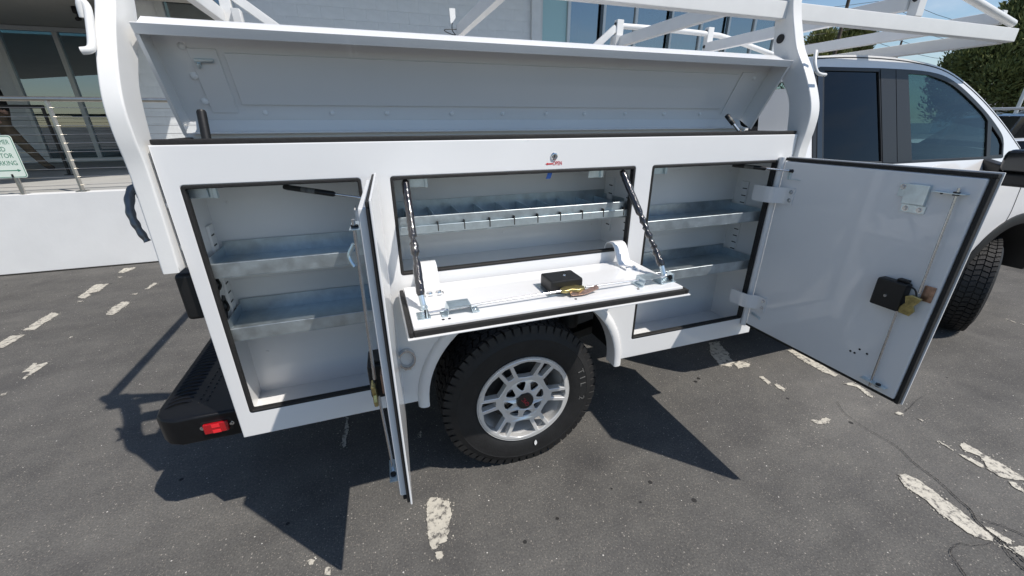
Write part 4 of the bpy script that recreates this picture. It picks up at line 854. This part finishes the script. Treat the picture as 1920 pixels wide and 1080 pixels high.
def slant(off, flip=False): return lambda a, b, d: (a, (gy(b) + off + d) if not flip else 2 - (gy(b) + off + d), b)
TRIM = [(2.212, 1.485), (2.208, 1.900)] + [(2.222, 1.945), (2.262, 1.963)] + sm2([(2.75, 1.972), (3.15, 1.966), (3.40, 1.915), (3.70, 1.770), (3.905, 1.632), (3.945, 1.565)]) + [(3.950, 1.480), (3.92, 1.4725), (2.26, 1.4725)]
HOLE = [(x + (0.012 if x < 2.4 else (-0.012 if x > 3.6 else 0)), z - 0.012 if z > 1.6 else z + 0.010) for x, z in TRIM]
G1 = [(2.292, 1.505), (2.288, 1.945), (2.705, 1.952), (2.755, 1.492)]
G1v = [(2.240, 1.520), (2.238, 1.925), (2.250, 1.938), (2.272, 1.941), (2.277, 1.51)]
G2 = [(3.022, 1.490), (2.955, 1.950)] + sm2([(3.13, 1.948), (3.37, 1.898), (3.66, 1.762), (3.75, 1.700)]) + [(3.762, 1.490)]
G3 = [(3.800, 1.495), (3.797, 1.672), (3.90, 1.596), (3.928, 1.560), (3.930, 1.497)]
for flip in (False, True):
    bm = shape2d([(2.10, 1.470)] + ROOF + [(4.19, 1.470)], [HOLE], 0.03, 0.0, slant(0.016, flip)); obj('cab_pillar_panel', bm, 'cabwhite', cab)
    bm = shape2d(TRIM, [G1, G2, G3], 0.012, 0.002, slant(0.002, flip)); tr = obj('window_trim', bm, 'trim', cab)
    for g_, mm, nm in ((G1, 'glass_dark', 'rear_side_window'), (G2, 'glass_front', 'front_side_window'), (G3, 'glass_dark', 'quarter_window')):
        bm = shape2d(g_, depth=0.004, fn=slant(0.006, flip)); obj(nm, bm, mm, tr)
    bm = shape2d(G1v, depth=0.002, fn=slant(-0.0055, flip)); obj('pillar_glass', bm, 'gloss', tr)
    bm = shape2d([(2.762, 1.485), (2.715, 1.965), (2.838, 1.965), (2.882, 1.485)], depth=0.002, fn=slant(-0.0056, flip)); obj('pillar_cover', bm, 'trim', tr)
    bm = shape2d([(2.888, 1.485), (2.844, 1.965), (2.945, 1.962), (3.012, 1.485)], depth=0.002, fn=slant(-0.0056, flip)); obj('pillar_cover', bm, 'trim', tr)
def loft(stations, crown, fx, n=14):
    """stations: (x,z); surface from the near side edge to the far one, bulged by crown and pushed forward by fx in the middle"""
    bm = nb(); rows = []
    for x, z_ in stations:
        y0 = gy(z_) + 0.012; r_ = []
        for k in range(n + 1):
            t = k / n; s_ = 1 - (2 * t - 1) ** 2; s4 = 1 - (2 * t - 1) ** 6
            r_.append(bm.verts.new((x + fx * s_, y0 + (2 - 2 * y0) * t, z_ + crown * (0.55 * s_ + 0.45 * s4))))
        rows.append(r_)
    for a, b_ in zip(rows, rows[1:]):
        for k in range(n): bm.faces.new((a[k], a[k + 1], b_[k + 1], b_[k]))
    return bm
rs = [p for p in ROOF if p[0] <= 3.32]; ws = [p for p in ROOF if p[0] >= 3.28]
obj('roof', loft([(2.10, 1.89)] + rs, 0.022, 0.02), 'cabwhite', cab, 50)
obj('windshield', loft(ws, 0.04, 0.12), 'glass_front', cab, 50)
# hood, nose, rear wall, floor
bm = nb(); rows = []
for x in [4.14, 4.3, 4.6, 4.9, 5.2, 5.45, 5.55]:
    r_ = []
    for k in range(13):
        t = k / 12; s_ = 1 - (2 * t - 1) ** 4; e = side_y(ztop(x)) + (0.10 * ((x - 4.9) / 0.62) ** 2 if x > 4.9 else 0)
        r_.append(bm.verts.new((x, e + (2 - 2 * e) * t, ztop(x) + 0.07 * s_ - (0.1 if x > 5.5 else 0))))
    rows.append(r_)
for a, b_ in zip(rows, rows[1:]):
    for k in range(12): bm.faces.new((a[k], a[k + 1], b_[k + 1], b_[k]))
obj('hood', bm, 'cabwhite', cab, 50)
bm = nb(); box(bm, 5.40, 5.56, 0.16, 1.84, 0.60, 1.28, 0.04); obj('nose_panel', bm, 'gloss', cab)
bm = shape2d(rrect(0.10, 1.90, 0.75, 1.48, 0.05) , depth=0.02, fn=lambda a, b, d: (2.092 + d, a, b)); obj('rear_wall', bm, 'cabwhite', cab)
bm = shape2d([(0.085, 1.47), (0.17, 1.86), (1.83, 1.86), (1.915, 1.47)], [[(0.30, 1.50), (0.36, 1.82), (1.64, 1.82), (1.70, 1.50)]], 0.02, 0.0, lambda a, b, d: (2.094 + d, a, b)); obj('rear_wall', bm, 'cabwhite', cab)
bm = shape2d([(0.30, 1.50), (0.36, 1.82), (1.64, 1.82), (1.70, 1.50)], depth=0.004, fn=lambda a, b, d: (2.094 + d, a, b)); obj('rear_window', bm, 'glass_dark', cab)
bm = nb(); box(bm, 2.11, 3.95, 0.09, 1.91, 0.62, 0.70); box(bm, 3.80, 4.14, 0.12, 1.88, 0.70, 1.40, 0.05); box(bm, 2.1, 3.9, 0.075, 0.10, 0.70, 1.44); box(bm, 2.1, 3.9, 1.90, 1.925, 0.70, 1.44); obj('cab_interior', bm, 'seat', cab)
def seat(x, y, w=0.52):
    bm = nb(); box(bm, x, x + 0.52, y - w / 2, y + w / 2, 0.85, 1.02, 0.05); box(bm, x - 0.10, x + 0.10, y - w / 2, y + w / 2, 1.0, 1.60, 0.05); 
    for yy in ([y] if w < 0.7 else [y - 0.42, y + 0.42]): box(bm, x - 0.10, x + 0.0, yy - 0.14, yy + 0.14, 1.615, 1.80, 0.04); tube(bm, [(x - 0.05, yy - 0.05, 1.55), (x - 0.05, yy - 0.05, 1.64)], 0.008, 8); tube(bm, [(x - 0.05, yy + 0.05, 1.55), (x - 0.05, yy + 0.05, 1.64)], 0.008, 8)
    return obj('seat', bm, 'seat', cab)
seat(3.02, 0.52); seat(3.02, 1.48); seat(2.25, 1.0, 1.5)
bm = nb(); tube(bm, [(3.66 + 0.05 * math.sin(a), 1.48 + 0.19 * math.cos(a), 1.30 + 0.18 * math.sin(a)) for a in [2 * math.pi * k / 28 for k in range(29)]], 0.015, 8, False); obj('steering_wheel', bm, 'seat', cab)
# seams, drip strip, handles, badge, flare, mirror
def seam(pts, w=0.004):
    bm = nb(); P = smooth_path([(x, side_y(z_) - 0.0015, z_) for x, z_ in pts], 8); P = [Vector((p.x, side_y(p.z) - 0.0016, p.z)) for p in P]; strap(bm, P, (0.7, 0, 0.7), w, 0.002); return obj('door_seam', bm, 'black', cab)
seam([(4.190, 1.46), (4.200, 1.30), (4.175, 1.05), (4.115, 0.86), (4.00, 0.70), (3.93, 0.615)]); seam([(2.83, 1.47), (2.84, 1.20), (2.84, 0.62)])
bm = nb(); P = [Vector((x, gy(z_) - 0.0005, z_ - 0.012)) for x, z_ in ROOF if x > 2.2]; tube(bm, P, 0.004, 6); obj('roof_seam', bm, 'trim', cab)
bm = nb(); P = [(FX - (FR - 0.005) * math.cos(math.pi * k / 30), 0, 0.60 + (FR - 0.005) * 0.92 * math.sin(math.pi * k / 30)) for k in range(31)]; P = [(x, side_y(z_) + 0.006, z_) for x, _, z_ in P]
rings = []
for p in P:
    p = Vector(p); nn = (p - Vector((FX, p.y, 0.60))).normalized(); rings.append([bm.verts.new(p + nn * a + Vector((0, b, 0))) for a, b in ((-0.012, 0.22), (-0.012, -0.016), (0.030, -0.024), (0.062, -0.016), (0.066, 0.004))])
for a, b_ in zip(rings, rings[1:]):
    for k in range(4): bm.faces.new((a[k], a[k + 1], b_[k + 1], b_[k]))
obj('wheel_arch_trim', bm, 'black', cab, 50)
bm = nb(); box(bm, 3.93, 4.86, 0.30, 0.34, 0.60, 1.15); box(bm, 3.86, 3.93, 0.06, 0.34, 0.60, 1.15); obj('wheel_liner', bm, 'chassis', cab)
bm = nb(); box(bm, 2.10, 3.90, 0.075, 0.12, 0.52, 0.605, 0.01); obj('rocker', bm, 'chassis', cab)
bm = text_mesh('HD', 0.07, 0.006, lambda a, b, d: (3.935 + a + b * 0.25, side_y(0.825 + b) - 0.004 + d, 0.825 + b), sx=1.25); obj('badge', bm, 'trim', cab)
bm = nb(); box(bm, 2.95, 3.10, 0.60, 0.66, 2.038, 2.056, 0.005); box(bm, 2.35, 2.55, 0.95, 1.05, 2.045, 2.068, 0.01); obj('roof_marker', bm, 'cabwhite', cab)
bm = nb(); box(bm, 3.61, 3.76, -0.31, -0.065, 1.415, 1.545, 0.035, 4); mr = obj('side_mirror', bm, 'gloss', cab)
bm = nb(); box(bm, 3.622, 3.752, -0.30, -0.070, 1.335, 1.4145, 0.020, 3); obj('mirror_base', bm, 'black', mr)
bm = nb(); beam(bm, (3.70, -0.07, 1.42), (3.76, 0.07, 1.45), 0.07, 0.06, 0.01, (0, 0, 1)); obj('mirror_arm', bm, 'black', mr)
bm = nb(); box(bm, 3.604, 3.6095, -0.285, -0.09, 1.430, 1.530, 0.001); obj('mirror_glass', bm, 'gloss', mr)

# the cab stands a little inboard of the wider utility body: bring its parts to full size
CM = Matrix(((1.09, 0, 0, 0), (0, 1.09, 0, 0.135), (0, 0, 1.09, -0.153), (0, 0, 0, 1)))
for o in [cab] + list(cab.children_recursive): o.data.transform(CM)

# ------------------------------------------------------------------ sign, person
M['signface'] = mat('sign_face', (0.72, 0.80, 0.72), 0.45, var=0.03, vscale=8)
M['signgreen'] = mat('sign_green', (0.05, 0.22, 0.14), 0.5)
SX, SY = -3.903, 4.885
sg = thing('parking_sign', 'pale green parking sign with dark green lettering on the railing', 'sign', (SX, SY, WZ))
bm = shape2d(rrect(SX - 0.1525, SX + 0.1525, 1.143, 1.603, 0.03, 5), depth=0.004, fn=XZ(SY)); pl = obj('sign_plate', bm, 'signface', sg)
bm = shape2d(rrect(SX - 0.146, SX + 0.146, 1.150, 1.596, 0.026, 5), [rrect(SX - 0.140, SX + 0.140, 1.156, 1.590, 0.022, 5)], 0.0008, 0.0, XZ(SY - 0.0028)); obj('sign_border', bm, 'signgreen', pl)
for s_, z_, w_ in (('CUSTOMER', 1.530, 0.64), ('AND', 1.455, 0.8), ('VISITOR', 1.385, 0.8), ('PARKING', 1.305, 0.76)):
    bm = text_mesh(s_, 0.070, 0.0008, lambda a, b, d: (SX + a, SY - 0.0028 + d, z_ + b), sx=w_); obj('lettering', bm, 'signgreen', pl)
az = 1.225
bm = shape2d([(SX - 0.115, az), (SX - 0.085, az + 0.016), (SX - 0.085, az + 0.005), (SX + 0.085, az + 0.005), (SX + 0.085, az + 0.016), (SX + 0.115, az), (SX + 0.085, az - 0.016), (SX + 0.085, az - 0.005), (SX - 0.085, az - 0.005), (SX - 0.085, az - 0.016)], depth=0.0008, fn=XZ(SY - 0.0028)); obj('arrow', bm, 'signgreen', pl)
bm = nb(); tube(bm, [(SX + 0.02, SY + 0.035, WZ + 0.02), (SX + 0.02, SY + 0.035, 1.62)], 0.022, 12); obj('sign_post', bm, 'stain', sg)
bm = nb(); box(bm, SX + 0.012, SX + 0.028, SY - 0.012, SY + 0.02, 1.148, 1.186, 0.003); obj('clip', bm, 'black', sg)

def person(px, py, pz):
    root = thing('person', 'person in dark top and brown trousers walking on the walkway at the far left', 'person', (px, py, pz))
    J = [(0, 0, 0.95), (0, 0, 1.15), (-0.01, 0, 1.38), (0, 0, 1.50), (0.02, 0, 1.58), (0.03, 0, 1.70),
         (0.02, -0.10, 0.90), (0.20, -0.11, 0.50), (0.40, -0.10, 0.10), (0.50, -0.10, 0.035),
         (-0.02, 0.10, 0.90), (-0.10, 0.11, 0.48), (-0.36, 0.10, 0.14), (-0.28, 0.10, 0.03),
         (0, -0.20, 1.42), (0.10, -0.24, 1.14), (0.24, -0.20, 0.95), (0, 0.20, 1.42), (-0.16, 0.25, 1.15), (-0.14, 0.22, 0.90)]
    E_ = [(0, 1), (1, 2), (2, 3), (3, 4), (4, 5), (0, 6), (6, 7), (7, 8), (8, 9), (0, 10), (10, 11), (11, 12), (12, 13), (2, 14), (14, 15), (15, 16), (2, 17), (17, 18), (18, 19)]
    rad = [(0.15, 0.17), (0.14, 0.16), (0.13, 0.18), (0.06, 0.06), (0.075, 0.075), (0.09, 0.085), (0.10, 0.095), (0.075, 0.075), (0.055, 0.055), (0.04, 0.045), (0.10, 0.095), (0.075, 0.075), (0.055, 0.055), (0.04, 0.045), (0.06, 0.06), (0.048, 0.048), (0.035, 0.035), (0.06, 0.06), (0.048, 0.048), (0.035, 0.035)]
    me = bpy.data.meshes.new('body'); me.from_pydata([(px + a, py + b, pz + c) for a, b, c in J], E_, [])
    o = bpy.data.objects.new('tmp', me); col.objects.link(o); sk = o.modifiers.new('s', 'SKIN'); sb = o.modifiers.new('u', 'SUBSURF'); sb.levels = 2; sb.render_levels = 2
    for v, r in zip(me.skin_vertices[0].data, rad): v.radius = r
    me.skin_vertices[0].data[0].use_root = True
    dg = bpy.context.evaluated_depsgraph_get(); m2 = bpy.data.meshes.new_from_object(o.evaluated_get(dg)); bpy.data.objects.remove(o)
    for mm in (mat('brown_trousers', (0.16, 0.115, 0.075), 0.85, var=0.2, vscale=12, bump=0.4, bscale=14), mat('dark_shirt', (0.012, 0.012, 0.013), 0.8), mat('skin', (0.45, 0.26, 0.18), 0.5), mat('shoe_brown', (0.05, 0.032, 0.022), 0.5), mat('hair_dark', (0.02, 0.015, 0.012), 0.6)): m2.materials.append(mm)
    for p in m2.polygons:
        z_ = p.center.z - pz; arm = abs(p.center.y - py) > 0.17 and z_ < 1.02
        p.material_index = 3 if z_ < 0.095 else 2 if (arm and z_ > 0.8) else 0 if z_ < 0.99 else 1 if z_ < 1.50 else 4 if (z_ > 1.70 or p.center.x - px < -0.01) else 2
    m2.name = 'body'; obj('body', m2, [], root)
person(-5.93, 8.55, WZ)

# ------------------------------------------------------------------ distant things to the right
M['leaf'] = mat('foliage', (0.19, 0.20, 0.065), 0.75, var=0.45, vscale=0.9)
M['leafdark'] = mat('foliage_dark', (0.150, 0.170, 0.052), 0.75, var=0.5, vscale=0.8)
M['bark'] = mat('bark', (0.10, 0.075, 0.055), 0.9, var=0.3, vscale=4)
def tree(name, label, x, y, h, rad, clumps, leaves, m, seed, leaf=0.22, conifer=False):
    rng = random.Random(seed); t = thing(name, label, 'tree', (x, y, 0), 'trees beyond the parking lot')
    bm = nb(); tube(bm, smooth_path([(x, y, 0), (x + 0.1, y, h * 0.3), (x - 0.1, y + 0.1, h * 0.6), (x, y, h * 0.85)], 4), [0.30 - 0.018 * i for i in range(13)], 10)
    cl = []
    for i in range(clumps):
        a = rng.uniform(0, 6.283); zz = rng.uniform(0.22, 1.0); k = (1.05 - zz) ** 0.6 if conifer else math.sin(min(1, zz * 1.05) * math.pi * 0.85 + 0.35)
        r_ = rad * k * math.sqrt(rng.uniform(0.15, 1)); c = Vector((x + r_ * math.cos(a), y + r_ * math.sin(a), h * zz)); cl.append((c, rad * rng.uniform(0.22, 0.42)))
        if i % 3 == 0: tube(bm, [(x, y, h * zz * 0.7), c], [0.08, 0.02], 6)
    obj('trunk', bm, 'bark', t)
    V = []; Fc = []
    for c, cr in cl:
        for _ in range(leaves):
            d = Vector((rng.gauss(0, 1), rng.gauss(0, 1), rng.gauss(0, 1))).normalized() * cr * rng.uniform(0.35, 1.0) ** 0.6; p = c + d
            ax = (d.normalized() * 0.8 + Vector((rng.uniform(-0.4, 0.4), rng.uniform(-0.4, 0.4), rng.uniform(0.2, 1.1)))).normalized(); sd = ax.cross(Vector((rng.uniform(-1, 1), rng.uniform(-1, 1), rng.uniform(-1, 1)))).normalized()
            l = leaf * rng.uniform(0.7, 1.7); w = leaf * rng.uniform(0.16, 0.34); n0 = len(V)
            V += [p - ax * l * 0.5, p + sd * w, p + ax * l * 0.7, p - sd * w]; Fc.append((n0, n0 + 1, n0 + 2, n0 + 3))
    me = bpy.data.meshes.new('crown'); me.from_pydata(V, [], Fc); obj('crown', me, m, t); return t
tree('broad_tree', 'big dark green tree at the right edge beyond the parked cars', 49.5, 18.6, 11.5, 4.8, 150, 420, 'leafdark', 3, 0.24)
tree('cypress_tree', 'feathery yellow-green tree top right behind the cab roof, nearer the big tree', 46.0, 30.0, 9.9, 3.0, 60, 300, 'leaf', 5, 0.26, True)
tree('cypress_tree', 'feathery yellow-green tree top behind the cab roof beside the ladder rack post', 39.8, 28.5, 8.7, 3.2, 60, 300, 'leaf', 8, 0.26, True)
def utility_pole(x, y, h, label, transf=False, arm=True):
    t = thing('utility_pole', label, 'pole', (x, y, 0), 'utility poles'); bm = nb(); tube(bm, [(x, y, 0), (x, y, h)], [0.16, 0.11], 12); obj('pole', bm, 'bark', t)
    if arm:
        bm = nb(); beam(bm, (x - 1.1, y - 0.3, h - 0.6), (x + 1.1, y + 0.3, h - 0.6), 0.1, 0.12); obj('cross_arm', bm, 'bark', t)
    if transf:
        bm = nb(); tube(bm, [(x - 0.35, y - 0.2, h - 1.7), (x - 0.35, y - 0.2, h - 0.8)], 0.24, 14); obj('transformer', bm, 'frame', t)
utility_pole(36.6, 25.0, 12.0, 'tall brown utility pole rising above the ladder rack'); utility_pole(70.0, 40.5, 11.8, 'far utility pole with transformer above the cab roof', True, False)
for k, (z0, z1) in enumerate(((11.6, 11.9), (11.0, 11.3), (10.1, 10.5), (9.0, 9.5), (8.2, 8.9))):
    bm = nb(); P = []
    for i in range(25):
        t = i / 24; P.append((10 + 100 * t, 26 + 3 * t + k * 0.3, z0 + (z1 - z0) * t * 3 - 1.6 * math.sin(math.pi * ((t * 3) % 1.0))))
    tube(bm, P, 0.018, 5); w = obj('overhead_wire', bm, 'black'); tag(w, ('topmost', 'second from top', 'third from top', 'second lowest', 'lowest')[k] + ' of the overhead wires crossing the sky on the right', 'wire', 'overhead wires')
lp = thing('light_pole', 'slender white light pole at the far right edge', 'pole', (31.0, 11.0, 0)); bm = nb(); tube(bm, [(31.0, 11.0, 0), (31.0, 11.0, 7.2)], [0.09, 0.06], 10); obj('pole', bm, 'frame', lp); bm = nb(); box(bm, 30.7, 31.3, 10.85, 11.15, 7.15, 7.3, 0.04); obj('lamp_head', bm, 'frame', lp)
M['roofgrey'] = mat('grey_roof', (0.12, 0.12, 0.125), 0.85, var=0.2, vscale=2)
hs = thing('low_building', 'low building with a grey roof beyond the parked cars', 'building', (94, 30, 0))
bm = nb(); box(bm, 82, 108, 28, 40, 0, 3.6); obj('wall', bm, 'wallwhite', hs)
bm = nb(); v = [bm.verts.new(p) for p in ((80.5, 26.8, 3.6), (109, 26.8, 3.6), (109, 41, 3.6), (80.5, 41, 3.6), (86, 34, 6.0), (103, 34, 6.0))]
for f in ((0, 1, 5, 4), (1, 2, 5), (2, 3, 4, 5), (3, 0, 4), (0, 3, 2, 1)): bm.faces.new([v[i] for i in f])
obj('roof', bm, 'roofgrey', hs)
for i in range(7):
    bm = nb(); box(bm, 84 + 3.2 * i, 85.6 + 3.2 * i, 27.95, 27.999, 1.0, 2.9); obj('window', bm, 'gloss', hs)

def car(label, x, y, rot, paint, suv):
    t = thing('parked_car', label, 'car', (x, y, 0), 'cars parked beyond the truck')
    cr, sr = math.cos(rot), math.sin(rot); W = lambda a, b, c: (x + a * cr - b * sr, y + a * sr + b * cr, c)
    top = 1.78 if suv else 1.46; hw = 0.93
    def shell(prof, wfun):
        bm = nb(); rows = []
        for a, z_, w in prof: rows.append([bm.verts.new(W(a, s * w, z_)) for s in (-1, -0.6, 0, 0.6, 1)])
        return bm, rows
    # lower body: cross-sections along the length
    bm = nb(); secs = []
    L_ = 2.35
    for a, zt, wf in ((-L_, 0.75, 0.86), (-L_ + 0.08, 0.98, 0.93), (-1.6, 1.02, 1), (-0.6, 1.02, 1), (0.8, 1.0, 1), (1.3, 0.98, 1), (2.1, 0.90, 0.96), (L_, 0.70, 0.84)):
        w = hw * wf; secs.append([bm.verts.new(W(a, b, c)) for b, c in ((-w * 0.9, 0.28), (-w, 0.45), (-w, 0.75 if zt > 0.8 else zt - 0.05), (-w * 0.94, zt), (-w * 0.5, zt + 0.03), (w * 0.5, zt + 0.03), (w * 0.94, zt), (w, 0.75 if zt > 0.8 else zt - 0.05), (w, 0.45), (w * 0.9, 0.28))])
    for a, b_ in zip(secs, secs[1:]):
        for k in range(10): bm.faces.new((a[k], a[(k + 1) % 10], b_[(k + 1) % 10], b_[k]))
    bm.faces.new(secs[0]); bm.faces.new(secs[-1][::-1]); body = obj('body', bm, paint, t, 50)
    rb = -2.15 if suv else -1.6; gh_ = [(rb, 0.98), (rb + (0.25 if suv else 0.7), top - 0.05), (-0.2, top), (0.35, top - 0.04), (1.15, 1.0)]
    bm = nb(); secs = []
    for a, z_ in gh_:
        k = (z_ - 0.98) / (top - 0.98); w = hw * (0.95 - 0.2 * k); secs.append([bm.verts.new(W(a, b, c)) for b, c in ((-hw * 0.93, 0.985), (-w, z_), (w, z_), (hw * 0.93, 0.985))])
    for a, b_ in zip(secs, secs[1:]):
        for k in range(3): bm.faces.new((a[k], a[k + 1], b_[k + 1], b_[k]))
    obj('window_glass', bm, 'gloss', t, 30)
    bm = nb(); secs = []
    for a, z_ in gh_[1:4]: w = hw * 0.77; secs.append([bm.verts.new(W(a, b, z_ + c)) for b, c in ((-w, 0.01), (-w * 0.8, 0.05), (w * 0.8, 0.05), (w, 0.01))])
    for a, b_ in zip(secs, secs[1:]):
        for k in range(3): bm.faces.new((a[k], a[k + 1], b_[k + 1], b_[k]))
    obj('roof', bm, paint, t)
    for s in (-1, 1):
        for a in (-0.55, 0.42) if not suv else (-1.35, -0.45, 0.5):
            bm = nb(); beam(bm, W(a, s * hw * 0.955, 0.98), W(a - 0.12, s * hw * 0.775, top - 0.02), 0.05, 0.09); obj('pillar', bm, paint, t)
        if suv:
            bm = nb(); tube(bm, [W(-1.7, s * 0.62, top + 0.06), W(-1.6, s * 0.62, top + 0.12), W(0.1, s * 0.62, top + 0.13), W(0.25, s * 0.62, top + 0.05)], 0.025, 8); obj('roof_rail', bm, 'frame', t)
        for a in (-1.42, 1.42):
            bm = nb(); p0 = Vector(W(a, s * 0.70, 0.34)); p1 = Vector(W(a, s * 0.94, 0.34)); tube(bm, [p0, p1], 0.34, 24); wl = obj('wheel', bm, 'tyre', t)
            bm = nb(); tube(bm, [p1, Vector(W(a, s * 0.948, 0.34))], 0.21, 20); obj('rim', bm, 'alloy', wl)
        bm = nb(); box(bm, -0.08, 0.08, -0.12, 0.12, -0.07, 0.07, 0.03)
        for v in bm.verts: v.co = Vector(W(v.co.x + 0.75, v.co.y + s * 1.04, v.co.z + 1.05))
        obj('mirror', bm, paint, t)
M['navy'] = mat('dark_car_paint', (0.012, 0.014, 0.020), 0.25, coat=1.0)
car('dark SUV with silver roof rails parked beyond the truck', 11.8, 3.3, R(84), 'navy', True)
car('white car parked closest beyond the truck hood', 9.2, 1.6, R(86), 'cabwhite', False)
car('dark car parked farthest right in the row', 16.4, 5.0, R(84), 'navy', False)
# scrap of paper on the tyre
bm = shape2d([(0, -0.018), (0.008, -0.006), (0.007, 0.008), (0, 0.02), (-0.007, 0.008), (-0.007, -0.006)], depth=0.0012, fn=lambda a, b, d: (0.655 + a, 0.034 + d, 0.128 + b)); tag(obj('dry_leaf', bm, 'paper'), 'small pale leaf stuck on the rear tyre below the rim', 'leaf')
